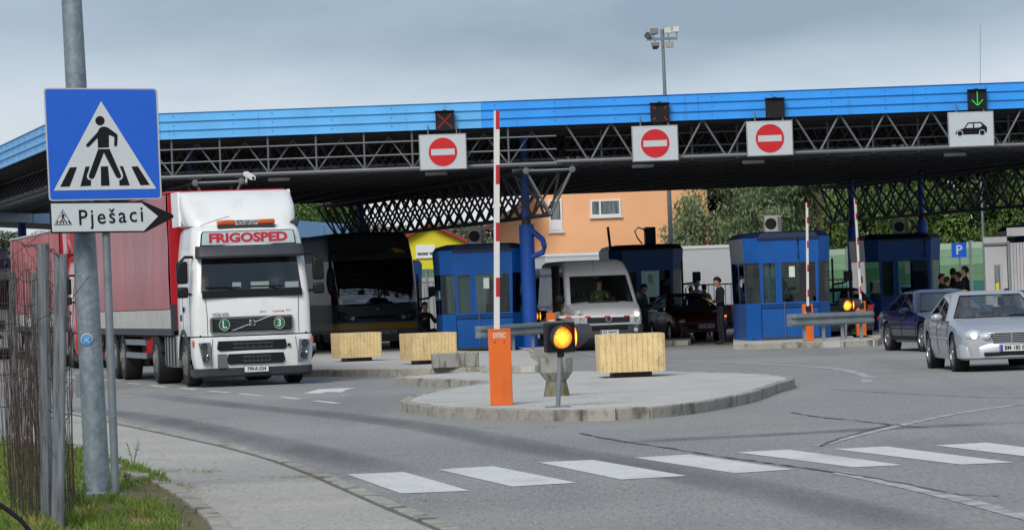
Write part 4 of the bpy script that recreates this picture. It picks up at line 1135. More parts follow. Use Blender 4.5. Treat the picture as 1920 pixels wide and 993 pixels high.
    vs = stack([(2.46, -.06, .3, 1.13, .16, .08), (2.5, -.08, .3, 1.14, .16, .08), (2.68, -.0, .34, 1.12, .16, .08), (2.70, .03, .34, 1.1, .16, .08)], LIN(6), LIN(2), lambda i, tg: 'body', capbot=True)
    vs['body'].build('sun_visor', MAT['dark'], t, angle=35)
    if full:
        pn = MB().prism([(-1.0, 2.705), (1.0, 2.705), (.97, 2.95), (.93, 2.98), (-.93, 2.98), (-.97, 2.95)], -.02, .04).build('name_panel', MAT['black'], t, angle=0)
        pn.location = (0, .30, 0); pn.rotation_euler = (0, 0, 0)
        MB().prism([(-.975, 2.72), (.975, 2.72), (.95, 2.94), (.92, 2.965), (-.92, 2.965), (-.95, 2.94)], -.03, -.022).build('light_panel', lightpanel, pn, angle=0)
        text('name_lettering', 'FRIGOSPED', lettred, pn, (0.0, -.033, 2.84), .235, width=1.64, bold=.011)
        lb = boxo('beacon_bar', MAT['dark'], t, -.6, .6, .40, .56, 3.05, 3.09)
        boxo('beacon', MAT['amberglass'], lb, -.6, -.23, .38, .58, 3.092, 3.19, bev=.03); boxo('beacon', MAT['amberglass'], lb, .23, .6, .38, .58, 3.092, 3.19, bev=.03)
        boxo('beacon_sign', MAT['platewhite'], lb, -.228, .228, .385, .575, 3.092, 3.185)
        text('beacon_lettering', 'SPECIJALNI', MAT['ink'], lb, (0, .38, 3.16), .055, width=.43, bold=.001); text('beacon_lettering', 'TRANSPORT', MAT['ink'], lb, (0, .38, 3.115), .055, width=.43, bold=.001)
        MB().tube([(-.95, .5, 3.1), (-.6, .6, 3.2), (-.3, .7, 3.27)], .006, 5).build('aerial', MAT['black'], t)
        MB().tube([(1.02, .8, 3.05), (1.13, 1.0, 3.13), (1.16, 1.5, 3.14), (1.15, 1.8, 3.1)], .1, 8).build('air_horn', MAT['dark'], t)
    # roof deflector
    df = stack([(3.10, .66, 2.35, 1.12, .3, .1), (3.2, .72, 2.4, 1.16, .3, .1), (3.46, .96, 2.42, 1.19, .25, .12), (3.72, 1.35, 2.42, 1.18, .2, .14), (3.79, 1.6, 2.42, 1.14, .18, .14)], LIN(8), LIN(3), lambda i, tg: None if tg == 'B' else 'x', cap=True, capbot=False)
    df['x'].add(df['body'].v, df['body'].f); df['x'].build('roof_deflector', cab, t, angle=40)
    for s in (-1, 1):
        MB().add([(s * 1.22, 1.55, 3.12), (s * 1.22, 2.42, 3.12), (s * 1.235, 2.42, 3.8), (s * 1.2, 1.75, 3.8), (s * 1.17, 1.55, 3.12), (s * 1.17, 2.42, 3.12), (s * 1.18, 2.42, 3.8), (s * 1.15, 1.75, 3.8)], [(0, 1, 2, 3), (7, 6, 5, 4), (0, 3, 7, 4), (3, 2, 6, 7), (2, 1, 5, 6), (1, 0, 4, 5)]).build('side_deflector', cab, t, angle=20)
    # mirrors
    for s in (-1, 1):
        o = boxo('mirror', MAT['black'], t, s * 1.42 - .115, s * 1.42 + .115, .08, .24, 1.99, 2.42, bev=.04)
        boxo('wide_mirror', MAT['black'], o, s * 1.42 - .115, s * 1.42 + .115, .08, .24, 1.72, 1.93, bev=.04)
        MB().tube([(s * 1.17, .3, 2.5), (s * 1.35, .2, 2.5), (s * 1.43, .18, 2.42)], .03, 6).tube([(s * 1.2, .3, 1.78), (s * 1.33, .2, 1.8), (s * 1.38, .18, 1.9)], .025, 6).build('mirror_arm', MAT['black'], o)
        # door seams, handle, step wing, wheel arch
        boxo('door_seam', MAT['dark'], t, s * 1.232 - .004, s * 1.232 + .004, .46, .475, 1.0, 2.45); boxo('door_seam', MAT['dark'], t, s * 1.232 - .004, s * 1.232 + .004, 1.38, 1.395, 1.0, 2.45)
        boxo('door_handle', MAT['black'], t, s * 1.245 - .012, s * 1.245 + .012, 1.15, 1.3, 1.45, 1.55)
        boxo('side_badge', MAT['black'], t, s * 1.236 - .006, s * 1.236 + .006, 1.55, 1.7, 1.28, 1.4)
        for z in (.38, .68): boxo('step', MAT['black'], t, s * 1.1 - .13, s * 1.1 + .13, .42, .82, z, z + .05)
        arc = [(1.38 + .62 * math.cos(q), .52 + .60 * math.sin(q)) for q in [math.pi * k / 12 for k in range(13)]] + [(1.38 + .53 * math.cos(q), .52 + .52 * math.sin(q)) for q in [math.pi * k / 12 for k in range(12, -1, -1)]]
        MB().xprism(arc, s * 1.0, s * 1.25).build('wheel_arch', MAT['dark'], t, angle=40)
        boxo('cab_side_skirt', cab, t, s * 1.22 - .02, s * 1.22 + .02, 2.0, 2.2, .55, .98)
    # cabin interior
    boxo('dashboard', MAT['dark'], t, -1.05, 1.05, .25, .7, 1.45, 1.78, bev=.05)
    for s in (-1, 1): MB().box(s * .7 - .25, s * .7 + .25, 1.35, 1.5, 1.3, 2.2).build('seat', MAT['seat'], t, bev=.06)
    boxo('bunk_wall', MAT['seat'], t, -1.1, 1.1, 1.9, 1.95, 1.0, 2.95)
    if full:
        boxo('paper_sheet', MAT['paper'], t, .0, .38, .15, .17, 1.86, 1.99); boxo('paper_sheet', MAT['paper'], t, .72, 1.0, .16, .18, 1.86, 1.97); boxo('paper_sheet', MAT['paper'], t, -.38, -.2, .17, .19, 1.9, 1.99)
        MB().tube([(.62 + .2 * math.cos(q), .78 + .1 * math.sin(q), 1.84 + .1 * math.sin(q)) for q in [k * .524 for k in range(13)]], .015, 6).build('steering_wheel', MAT['black'], t)
    # road film low on the doors
    # chassis, tank, wheels
    boxo('chassis', MAT['under'], t, -.45, .45, 1.0, 6.6, .6, .95)
    R = .51
    for s in (-1, 1):
        wheel(t, s * 1.06, 1.38, R, .32, 'truck', s < 0)
        wheel(t, s * .99, 5.08, R, .56, 'truck', s < 0)
        arc = [(5.08 + .62 * math.cos(q), .52 + .58 * math.sin(q)) for q in [math.pi * (k + 1) / 12 for k in range(11)]] + [(5.08 + .58 * math.cos(q), .52 + .54 * math.sin(q)) for q in [math.pi * (k + 1) / 12 for k in range(10, -1, -1)]]
        MB().xprism(arc, s * .7, s * 1.25).build('mudguard', MAT['black'], t, angle=40)
        # ribbed tank between the wheels
        tk = [(2.35 + .0, .42), (2.35, .92), (2.43, 1.0), (4.1, 1.0), (4.18, .92), (4.18, .42), (4.1, .36), (2.43, .36)]
        o = MB().xprism(tk, s * .62, s * 1.2).build('fuel_tank', tan, t, bev=.03)
        for y in (2.7, 3.1, 3.5, 3.9): MB().box(s * 1.205 - .012, s * 1.205 + .012, y, y + .06, .38, .98).build('tank_strap', MAT['black'], o, angle=0)
    # ---- trailer
    y0 = 2.75; y1 = y0 + tl
    boxo('trailer_headboard', front_curtain, t, -1.25, 1.25, y0, y0 + .08, 1.1, 3.8, bev=.01)
    boxo('corner_post', MAT['dark'], t, -1.262, -1.15, y0 - .012, y0 + .1, 1.08, 1.62)
    r = random.Random(seedv)
    for s in (-1, 1):
        cm = MB(); NY, NZ = 110, 7; vsx = []
        ph = [r.uniform(0, 6.28) for _ in range(5)]
        for k in range(NZ + 1):
            for j in range(NY + 1):
                y = y0 + .1 + (tl - .2) * j / NY; z = 1.52 + (3.79 - 1.52) * k / NZ
                d = .005 * math.sin(y * 3.3 + ph[0] + 1.1 * z) * math.sin(y * .9 + ph[3] + .5 * z) + .012 * math.sin(y * .7 + ph[2]) - .006 * math.sin(z * 5)
                vsx.append((s * (1.268 + d), y, z))
        cm.add(vsx, [(k * (NY + 1) + j, k * (NY + 1) + j + 1, (k + 1) * (NY + 1) + j + 1, (k + 1) * (NY + 1) + j) for k in range(NZ) for j in range(NY)])
        cm.build('side_curtain', curtain, t, angle=80)
        yy = y0 + .12; n = 12; w = (tl - .24) / n
        for k in range(n):
            MB().box(s * 1.255 - .018, s * 1.255 + .018, yy + k * w + .012, yy + (k + 1) * w - .012, 1.13, 1.505).build('dropside_board', board, t, bev=.006)
        boxo('side_rail', MAT['dark'], t, s * 1.24 - .03, s * 1.24 + .03, y0, y1, 1.0, 1.125)
        for k in range(24): boxo('lashing_hook', MAT['dark'], t, s * 1.262 - .012, s * 1.262 + .012, y0 + .3 + k * .55, y0 + .38 + k * .55, 1.04, 1.128)
        for z in (.5, .78):
            boxo('underrun_rail', MAT['galvplain'], t, s * 1.2 - .02, s * 1.2 + .02, y0 + 4.2, y0 + 7.6, z, z + .12)
        boxo('landing_leg', MAT['dark'], t, s * .75 - .06, s * .75 + .06, y0 + 2.6, y0 + 2.75, .25, 1.0)
        for k, ya in enumerate((10.45, 11.76, 13.07)):
            wheel(t, s * 1.02, ya, R, .42, 'truck', s < 0)
            arc = [(ya + .6 * math.cos(q), .52 + .56 * math.sin(q)) for q in [math.pi * (m_ + 1.5) / 12 for m_ in range(10)]] + [(ya + .58 * math.cos(q), .52 + .54 * math.sin(q)) for q in [math.pi * (m_ + 1.5) / 12 for m_ in range(9, -1, -1)]]
            MB().xprism(arc, s * .8, s * 1.24).build('mudguard', MAT['black'], t, angle=40)
    boxo('trailer_floor', MAT['under'], t, -1.2, 1.2, y0 + .1, y1, .95, 1.13)
    MB().xprism([(y0 - .03, 3.8), (y1, 3.8), (y1, 3.87), (y0 - .03, 3.85)], -1.285, 1.285).build('trailer_roof', front_curtain if full else MAT['offwhite'], t, bev=.02)
    boxo('rear_door', curtain, t, -1.25, 1.25, y1 - .06, y1, 1.1, 3.79)
    return t
TRK = rad(14)
tp = G(484, 721)
truck = lorry('white lorry with FRIGOSPED panel pulling a red tarpaulin trailer', (tp.x, tp.y - .6, 0), TRK, cabwhite, curt_red, curt_front, True, seedv=1)
truck.scale = (.93, 1, 1)
# a long stripe of purple lettering on the far white lorry, a plain red one between
t2x = XZ(232, 93, 0)
lorry('red lorry with faded red tarpaulin, half hidden behind the thick pole', (t2x, 93, 0), TRK, cabred, curt_pale, curt_front, False, seedv=2)
t3x = XZ(-34, 118, 0)
t3 = lorry('white lorry with purple band at the left edge behind the wire fence', (t3x, 118, 0), TRK, cabwhite, curt_white, curt_white, False, seedv=3)
purple = M('purple_band', (66, 40, 120), 0.4)
MB().box(-1.0, 1.12, .4, .46, 3.1, 3.42).build('purple_band', purple, t3, angle=0)
text('band_lettering', 'P', MAT['offwhite'], t3, (.95, .395, 3.26), .26, bold=.003)
# ============================================================ CARS, VAN, COACH
silver = paint('silver_metallic', (184, 187, 190), 0.3, 0.45, coat=0.5)
navy = paint('dark_blue_metallic', (12, 14, 58), 0.25, 0.0, coat=0.7)
wine = paint('dark_red_paint', (84, 12, 18), 0.45, 0.0, coat=0.15)
blackp = paint('black_paint', (18, 19, 22), 0.25, 0.1, coat=0.6)
vansilver = paint('van_silver', (174, 175, 176), 0.35, 0.2, coat=0.4, dirt=0.2)
whitecar = paint('white_car_paint', (214, 216, 220), 0.3, coat=0.4)
MAT['headlamp'] = M('headlamp_lens', (206, 210, 214), 0.12, 0.2, coat=.8)
SALOON = dict(L=4.53, W=1.73, R=.315, sill=.24, axles=(.86, 3.575), fs=[0, .05, .46, .51, .88, 1], win=(1, 3), mirror=(1.78, .98),
    prof=[(0, .62, .60, .63), (.02, .70, .655, .70), (.07, .755, .69, .735), (.18, .81, .715, .77), (.4, .845, .75, .81), (.9, .86, .83, .89), (1.28, .865, .90, .95), (2.2, .87, .92, .95), (3.5, .868, .94, .97), (3.95, .85, .95, 1.0), (4.35, .82, .93, .985), (4.47, .76, .86, .92), (4.53, .68, .72, .76)],
    gh=[(.90, 1.22, 3.98, .84, .10, .14), (.95, 1.28, 3.9, .825, .10, .14), (1.345, 2.0, 3.22, .63, .12, .07), (1.39, 2.1, 3.1, .60, .12, .06), (1.425, 2.35, 2.95, .45, .12, .04)],
    seams=[(1.35, .3, 1.3, .9), (2.42, .3, 2.45, .92), (3.2, .5, 3.45, .92)], trim=[(1.3, 3.2, .55)], handles=[(2.25, .79), (3.25, .80)])
def low(sp, k):
    sp = dict(sp); sp['prof'] = [(a, b, c * k + .01, d * k + .01) for a, b, c, d in sp['prof']]
    sp['gh'] = [(g[0] * k + .01,) + tuple(g[1:]) for g in sp['gh']]; sp['mirror'] = (sp['mirror'][0], sp['mirror'][1] * k); sp['sill'] = .2
    sp['seams'] = [(a, b * k, c, d * k) for a, b, c, d in sp['seams']]; sp['handles'] = [(a, b * k) for a, b in sp['handles']]
    return sp
def saloon_front(t, style):
    if style == 'merc':
        for s in (-1, 1):
            ellipsoid('headlight', MAT['headlamp'], t, (s * .60, .12, .60), (.16, .15, .105), s * -.35)
            ellipsoid('headlight_lobe', MAT['headlamp'], t, (s * .405, .06, .58), (.105, .12, .082), s * -.2)
            b = ellipsoid('headlight_bulb', headbulb if s < 0 else MAT['chrome'], t, (s * .61, -.015, .60), (.06, .03, .055), s * -.35)
            MB().lathe([(.001, 0), (.05, 0), (.06, .02)], (s * .56, .035, .36), 'y', 14).build('fog_lamp', MAT['reflector'], t)
        g = MB().prism([(-.30, .465), (.30, .465), (.385, .62), (.36, .64), (-.36, .64), (-.385, .62)], -.03, .06).build('grille', MAT['chrome'], t, bev=.006)
        MB().prism([(-.285, .48), (.285, .48), (.362, .615), (.345, .627), (-.345, .627), (-.362, .615)], -.034, -.031).build('grille_opening', MAT['black'], g, angle=0)
        for k in range(4):
            z = .498 + k * .032; boxo('grille_bar', MAT['chrome'], g, -.29 - k * .018, .29 + k * .018, -.046, -.035, z, z + .012)
        boxo('grille_bar', MAT['chrome'], g, -.008, .008, -.05, -.036, .48, .625)
        MB().lathe([(.036, 0), (.036, .008), (.03, .008), (.03, 0)], (0, .30, .80), 'y', 20, cap=False).build('bonnet_star', MAT['chrome'], t)
        MB().cyl((0, .304, .80), (0, .304, .835), .003, n=4).cyl((0, .304, .80), (.03, .304, .782), .003, n=4).cyl((0, .304, .80), (-.03, .304, .782), .003, n=4).cyl((0, .304, .73), (0, .304, .766), .004, n=4).build('star_spokes', MAT['chrome'], t)
        bp = stack([(.2, .02, 1.0, .78, .2, .1), (.235, -.045, 1.0, .84, .2, .12), (.41, -.055, 1.0, .855, .22, .14), (.47, -.02, 1.0, .84, .22, .14)], LIN(8), LIN(3), lambda i, g_: None if g_ == 'B' or g_ in ('c1', 'c2', 'S1', 'S2', 'T1', 'T2') else 'x', cap=False, capbot=False)
        bp['x'].build('bumper', silver, t, angle=40)
        boxo('bumper_intake', MAT['black'], t, -.46, .46, -.062, .02, .26, .325, bev=.02)
        plate(t, .05, -.07, .385, 'BM 185 ED', w=.5)
    return t
headbulb = M('lit_headlight', (255, 214, 160), 0.3, emit=1.6)
mp = G(1792, 694)
merc, mhw = car('saloon_car', 'silver saloon with a lit headlight driving out at the right edge', (0, 0, 0), 0, silver, low(SALOON, .925), 'cars at the crossing')
MRZ = rad(1.5)
fwx, fwy = -.76, .86      # front left wheel goes where the photograph has it
c_, s_ = math.cos(MRZ), math.sin(MRZ)
wpt = G(1797, 696)
merc.location = (wpt.x - (c_ * fwx - s_ * fwy), wpt.y - (s_ * fwx + c_ * fwy), 0); merc.rotation_euler = (0, 0, MRZ)
saloon_front(merc, 'merc')
MB().tube([(.2, 1.22, .905), (.45, 1.25, .915), (.62, 1.3, .905)], .012, 5).build('wiper', MAT['black'], merc)
# blue saloon
PASS = dict(SALOON, L=4.67, W=1.75, axles=(.9, 3.6), rim='alloy', prof=[(0, .60, .52, .56), (.03, .70, .6, .66), (.1, .77, .67, .73), (.25, .82, .72, .79), (.5, .85, .78, .85), (1.0, .868, .86, .92), (1.3, .87, .91, .96), (2.2, .875, .93, .96), (3.6, .87, .95, .98), (4.1, .85, .96, 1.02), (4.5, .81, .92, .98), (4.62, .74, .82, .86), (4.67, .66, .7, .74)],
    gh=[(.90, 1.2, 4.15, .845, .10, .14), (.95, 1.26, 4.05, .83, .10, .14), (1.36, 2.05, 3.35, .62, .12, .08), (1.41, 2.18, 3.2, .58, .13, .06), (1.455, 2.45, 2.95, .42, .12, .04)], trim=[(1.3, 3.2, .5), (.1, .5, .5), (4.1, 4.6, .5)], trimmat=MAT['black'])
PRZ = rad(9.5)
wpt = G(1736, 659); c_, s_ = math.cos(PRZ), math.sin(PRZ); fwx, fwy = -.77, .9
pas, _ = car('saloon_car', 'dark blue saloon behind the silver saloon, nose turned to the right', (wpt.x - (c_ * fwx - s_ * fwy), wpt.y - (s_ * fwx + c_ * fwy), 0), PRZ, navy, low(PASS, .915), 'cars at the crossing')
for s in (-1, 1):
    ellipsoid('headlight', MAT['headlamp'], pas, (s * .62, .10, .57), (.17, .1, .085), s * -.4)
    ellipsoid('tail_light', MAT['redlens'], pas, (s * .72, 4.5, .72), (.1, .12, .09))
boxo('grille', MAT['black'], pas, -.38, .38, -.02, .05, .48, .6, bev=.02)
for s in (-1, 1): boxo('sill_trim', MAT['black'], pas, s * .84 - .03, s * .84 + .03, 1.3, 3.2, .25, .33, bev=.01)
# dark red hatchback coming out under the roof
HATCH = dict(SALOON, L=3.95, W=1.66, R=.29, axles=(.78, 3.2), rim='steel', win=(1, 3), mirror=(1.45, .96), ms=.95,
    prof=[(0, .60, .48, .52), (.03, .70, .58, .63), (.1, .76, .66, .71), (.25, .79, .72, .78), (.5, .81, .79, .86), (1.0, .825, .88, .93), (1.2, .83, .9, .95), (2.2, .83, .92, .95), (3.4, .82, .95, .97), (3.8, .79, .95, .97), (3.9, .75, .85, .88), (3.95, .70, .6, .62)],
    gh=[(.89, 1.1, 3.92, .80, .10, .14), (.94, 1.16, 3.9, .785, .10, .14), (1.33, 1.85, 3.5, .60, .12, .08), (1.38, 1.98, 3.4, .56, .13, .06), (1.42, 2.25, 3.2, .42, .12, .04)], seams=[(1.25, .3, 1.2, .88), (2.4, .3, 2.4, .9)], trim=[(.9, 3.1, .5)], trimmat=MAT['black'], handles=[(2.2, .78)])
RRZ = rad(10)
rp = G(1318, 640)
redc, _ = car('hatchback_car', 'dark red hatchback with white plate stopped beside the standing officer', (rp.x, rp.y - .2, 0), RRZ, wine, HATCH, 'cars at the crossing')
orange_lit = M('lit_indicator', (255, 100, 30), 0.3, emit=2.0)
for s in (-1, 1):
    ellipsoid('headlight', MAT['reflector'], redc, (s * .55, .12, .60), (.17, .1, .075), s * -.35)
    boxo('tail_light', MAT['redlens'], redc, s * .68 - .06, s * .68 + .06, 3.9, 3.96, .7, .92)
MB().box(.66, .76, .16, .3, .70, .74).build('indicator_lamp', orange_lit, redc)
boxo('lower_grille', MAT['black'], redc, -.45, .45, -.02, .05, .38, .46, bev=.02)
boxo('bumper_strip', MAT['black'], redc, -.6, .6, -.025, .1, .47, .52, bev=.02)
plate(redc, .1, -.03, .45, 'SB 907-DI', w=.5)
# black hatchback seen from behind
bkp = G(1598, 640)
bk, _ = car('hatchback_car', 'black hatchback seen from behind between the two right booths', (bkp.x, bkp.y - .2, 0), rad(180 + 12), blackp, HATCH, 'cars at the crossing')
bk.location = (bkp.x + .0, bkp.y + 1.0 - 0, 0)
rr_ = Matrix.Rotation(rad(192), 3, 'Z') @ Vector((0, 3.95, 0)); bk.location = (bkp.x - rr_.x, bkp.y + 1 - rr_.y, 0)
for s in (-1, 1): boxo('tail_light', MAT['redlens'], bk, s * .66 - .07, s * .66 + .07, 3.88, 3.965, .66, .95, bev=.02)
o = plate(bk, 0, 3.97, .62, '7-3', w=.5, rz=math.pi)
# further cars: another dark red one, white ones, a silver one behind the left booth
def simple(label, px, py, rz, pm, sp=HATCH, dy=0.0, tail=False):
    p = G(px, py); t, _ = car('parked_car', label, (p.x, p.y + dy, 0), rz, pm, sp, 'cars at the crossing')
    for s in (-1, 1):
        ellipsoid('headlight', MAT['reflector'], t, (s * .56, .1, .62), (.16, .1, .08), s * -.35)
        boxo('tail_light', MAT['redlens'], t, s * .67 - .06, s * .67 + .06, sp['L'] - .07, sp['L'] + .012, .68, .93, bev=.02)
    return t
simple('second dark red hatchback behind the standing officer, tail towards us', 1368, 613, rad(188), wine)
simple('white hatchback with pale roof in front of the grey trailer', 1352, 598, rad(195), whitecar)
simple('silver hatchback glimpsed left of the leftmost blue booth', 826, 612, rad(17), silver)
simple('white hatchback waiting left of the cabin, lower of the two white vehicles', 1836, 605, rad(80), whitecar)
simple('red hatchback parked behind the right guard rail', 1640, 588, rad(60), cabred)
simple('white hatchback parked at the green noise barrier', 1660, 586, rad(60), whitecar)

# ------------------------------------------------------------ vans
VAN = dict(L=5.9, W=1.99, R=.35, sill=.34, axles=(1.0, 4.65), fs=[0, .03, .17, .2, .45, .48, .97, 1], win=(1,), mirror=(1.25, 1.38), ms=1.2, mh=1.7, blackmirror=True, rim='steel', van=True,
    prof=[(0, .80, .98, 1.0), (.04, .87, 1.03, 1.06), (.12, .92, 1.08, 1.12), (.3, .955, 1.12, 1.18), (.6, .98, 1.2, 1.26), (.85, .99, 1.24, 1.30), (1.2, .995, 1.26, 1.3), (5.8, .995, 1.26, 1.3), (5.9, .97, 1.2, 1.25)],
    gh=[(1.22, .72, 5.9, .97, .12, .12), (1.27, .78, 5.9, .965, .12, .12), (1.98, 1.38, 5.9, .90, .14, .1), (2.08, 1.48, 5.9, .885, .14, .1), (2.34, 1.95, 5.88, .83, .16, .08), (2.42, 2.3, 5.85, .72, .16, .06)])
vp = G(1143, 656)
van, vhw = car('delivery_van', 'silver grey van facing us behind the big yellow planter', (vp.x - .0, vp.y, 0), rad(8.5), vansilver, VAN, 'vans under the canopy', cat='van')
def van_front(t, pl, lit=False):
    g = boxo('grille', MAT['black'], t, -.58, .58, -.02, .06, .72, .92, bev=.03)
    for k in range(3): boxo('grille_bar', MAT['dark'], g, -.55, .55, -.03, -.021, .755 + k * .055, .775 + k * .055)
    MB().prism([(-.86, .665), (.86, .665), (.86, .72), (.62, .72), (.55, .695), (-.55, .695), (-.62, .72), (-.86, .72)], -.045, .15).build('grille_trim', vansilver, t, bev=.008)
    MB().lathe([(.085, -.05), (.085, -.03), (.068, -.03), (.068, -.05)], (0, 0, .83), 'y', 24, cap=False).build('badge', MAT['chrome'], t)
    MB().tube([(-.05, -.045, .87), (-.02, -.045, .79), (0, -.045, .83), (.02, -.045, .79), (.05, -.045, .87)], .007, 5).build('badge_mark', MAT['chrome'], t)
    for s in (-1, 1):
        o = MB().prism([(s * .62, .735), (s * .86, .735), (s * .86, .98), (s * .8, 1.08), (s * .66, .99)], -.012, .2).build('headlight', MAT['reflector'], t, bev=.01)
        MB().lathe([(.001, -.01), (.055, -.01), (.065, -.028)], (s * .74, -.012, .8), 'y', 14, cap=False).build('lamp', MAT['chrome'], o)
        MB().lathe([(.001, -.01), (.05, -.01), (.06, -.028)], (s * .76, -.012, .93), 'y', 14, cap=False).build('indicator', headbulb if lit and s > 0 else MAT['amberglass'], o)
        MB().lathe([(.001, -.01), (.05, -.01), (.06, .0)], (s * .72, -.062, .52), 'y', 14).build('fog_lamp', MAT['reflector'], t)
    bp = stack([(.3, .05, .9, .9, .16, .05), (.34, -.04, .9, .95, .2, .08), (.6, -.06, .9, .975, .2, .08), (.66, -.03, .9, .96, .2, .08)], LIN(6), LIN(3), lambda i, tg: None if tg in ('B', 'c1', 'c2', 'S1', 'S2', 'T1', 'T2') else 'x', cap=False, capbot=False)
    bp['x'].build('bumper', MAT['dark'], t, angle=40)
    boxo('bumper_intake', MAT['black'], t, -.5, .5, -.075, .0, .55, .66, bev=.02)
    plate(t, 0, -.085, .48, pl, w=.5)
    boxo('bonnet_vent', MAT['black'], t, -.42, .42, .62, .66, 1.268, 1.292)
    MB().cyl((-.1, 1.5, 2.12), (-.1, 1.55, 2.4), .006, n=4).build('aerial', MAT['black'], t)
van_front(van, 'ZG 1564-FC', True)
boxo('sliding_door', MAT['under'], van, -1.012, -.98, 1.75, 2.95, .5, 2.3)
dv = G(1052, 637)
dvan, _ = car('delivery_van', 'dark minibus behind the silver grey van with glossy windows', (dv.x - .25, dv.y, 0), rad(13), blackp, dict(VAN, win=(1, 4, 3, 5)), 'vans under the canopy', cat='van', glassmat=MAT['darkglass'])
van_front(dvan, 'SK 482-BP')
wv = G(1822, 592)
wvan, _ = car('delivery_van', 'white van with long side windows behind the group of people', (wv.x, wv.y, 0), rad(95), whitecar, dict(VAN, gh=[(1.0, .72, 4.9, .93, .12, .12), (1.05, .78, 4.9, .92, .12, .12), (1.55, 1.3, 4.8, .80, .14, .1), (1.65, 1.45, 4.75, .78, .14, .1), (1.78, 1.95, 4.6, .7, .16, .08), (1.82, 2.3, 4.4, .6, .16, .06)],
     prof=[(0, .80, .8, .84), (.12, .92, .9, .94), (.6, .96, .98, 1.02), (1.2, .96, 1.02, 1.05), (4.8, .96, 1.02, 1.05), (4.9, .9, 1.0, 1.02)], L=4.9, axles=(.9, 3.9), win=(1, 4, 3, 5), mirror=(1.25, 1.1), ms=1, mh=1, blackmirror=False), 'vans under the canopy', cat='van')
boxo('roof_light_bar', MAT['euroblue'], wvan, -.5, .5, 2.2, 2.4, 1.822, 1.92, bev=.03)

# ------------------------------------------------------------ coach
busgrey = M('coach_anthracite', (58, 58, 60), 0.45, 0.1)
busyel = M('coach_yellow_band', (206, 156, 30), 0.45)
busbei = M('coach_grey_band', (140, 138, 126), 0.45)
busglass = glass('coach_windscreen', (120, 126, 130), 5.0)
busside = M('coach_side_glass', (22, 24, 28), .3)
bp_ = G(712, 662)
bus = thing('coach', 'dark grey coach lettered globtour with yellow band under the canopy', 'coach', (bp_.x, bp_.y - .4, 0), rad(14))
lv = [(.34, .12, 12, 1.2, .3, .12), (.45, .02, 12, 1.25, .32, .16), (.70, .0, 12, 1.27, .32, .18), (.72, .0, 12, 1.27, .32, .18), (.84, .0, 12, 1.27, .32, .18), (.91, 0, 12, 1.27, .32, .18), (1.42, .06, 12, 1.27, .32, .18), (1.46, .07, 12, 1.27, .32, .18), (1.95, .11, 12, 1.265, .32, .19), (2.72, .34, 12, 1.25, .32, .2), (2.78, .37, 12, 1.245, .32, .2), (3.34, .62, 12, 1.2, .34, .2), (3.5, .9, 11.9, 1.1, .34, .16), (3.54, 1.2, 11.8, .9, .3, .1)]
def pk(i, tg):
    if i == 3: return 'yellow_band'
    if i == 4: return 'grey_band'
    if i in (0, 1, 2): return 'bumper'
    if i in (7, 8) and (tg[0] == 'F' or tg in ('c0', 'c3')): return 'windscreen'
    if i in (7, 8) and tg[0] in 'ST' and tg[1:].isdigit(): return ('side_window', tg)
    return 'body'
pc = stack(lv, LIN(10), [0, .08, .2, .32, .44, .56, .68, .8, .92, 1], pk, k=5)
for kx, m_ in pc.items():
    nm = kx if isinstance(kx, str) else kx[0]
    m_.build(nm, {'body': busgrey, 'bumper': M('coach_bumper_grey', (128, 128, 128), .45), 'yellow_band': busyel, 'grey_band': busbei, 'side_window': busside, 'windscreen': busglass}.get(nm, MAT['darkglass']), bus, angle=40)
boxo('dashboard', MAT['black'], bus, -1.1, 1.1, .5, 1.0, 1.0, 1.5); boxo('partition', MAT['seat'], bus, -1.15, 1.15, 2.6, 2.65, 1.0, 3.2)
for s in (-1, 1):
    boxo('seat', MAT['seat'], bus, s * .7 - .25, s * .7 + .25, 1.6, 1.75, 1.0, 2.1, bev=.05)
    o = MB().prism([(s * .62, .98), (s * 1.1, .98), (s * 1.16, 1.08), (s * 1.12, 1.24), (s * .95, 1.2), (s * .72, 1.08)], -.0, .3).build('headlight', MAT['black'], bus, bev=.01)
    for k in range(3):
        q = MB().lathe([(.001, -.01), (.05, -.012), (.066, -.03), (.066, .0)], (s * (.75 + k * .14), -.0 + k * .012, 1.04 + k * .025), 'y', 14, cap=False).build('lamp', MAT['reflector'], o)
    wheel(bus, s * 1.1, 2.6, .5, .3, 'truck', s < 0); wheel(bus, s * 1.05, 8.6, .5, .4, 'truck', s < 0)
    MB().lathe([(.001, 0), (.6, 0), (.6, .02)], (s * 1.262, 2.6, .5), 'x', 24).build('wheel_arch', MAT['under'], bus)
    if s < 0:
        MB().tube([(s * 1.1, .5, 3.0), (s * 1.34, .1, 2.95), (s * 1.36, -.05, 2.55)], .05, 8).build('mirror_arm', MAT['black'], bus)
        ellipsoid('mirror', MAT['black'], bus, (s * 1.36, -.05, 2.15), (.13, .1, .42))
MB().prism([(-.5, 1.02), (.45, 1.02), (.62, 1.07), (.5, 1.1), (-.55, 1.1), (-.68, 1.07)], -.02, .1).build('grille_slot', MAT['under'], bus, bev=.01)
MB().tube([(-.12, -.02, 1.24), (.0, -.03, 1.3), (.14, -.02, 1.36)], .012, 5).lathe([(.001, -.02), (.05, -.02), (.06, 0)], (0.0, -.01, 1.3), 'y', 16).build('emblem', MAT['chrome'], bus)
MB().tube([(-.9, .06, 1.44), (-.4, .03, 1.42), (.1, .03, 1.43)], .018, 5).build('wiper', MAT['black'], bus); MB().tube([(.2, .03, 1.46), (.6, .05, 1.44), (.95, .1, 1.44)], .018, 5).build('wiper', MAT['black'], bus)
letter = M('coach_lettering', (20, 20, 22), 0.5)
tt = text('name_lettering', 'globtour', letter, bus, (-.22, .40, 2.98), .36, rot=(rad(90 - 24), 0, 0), width=1.22, bold=.006)
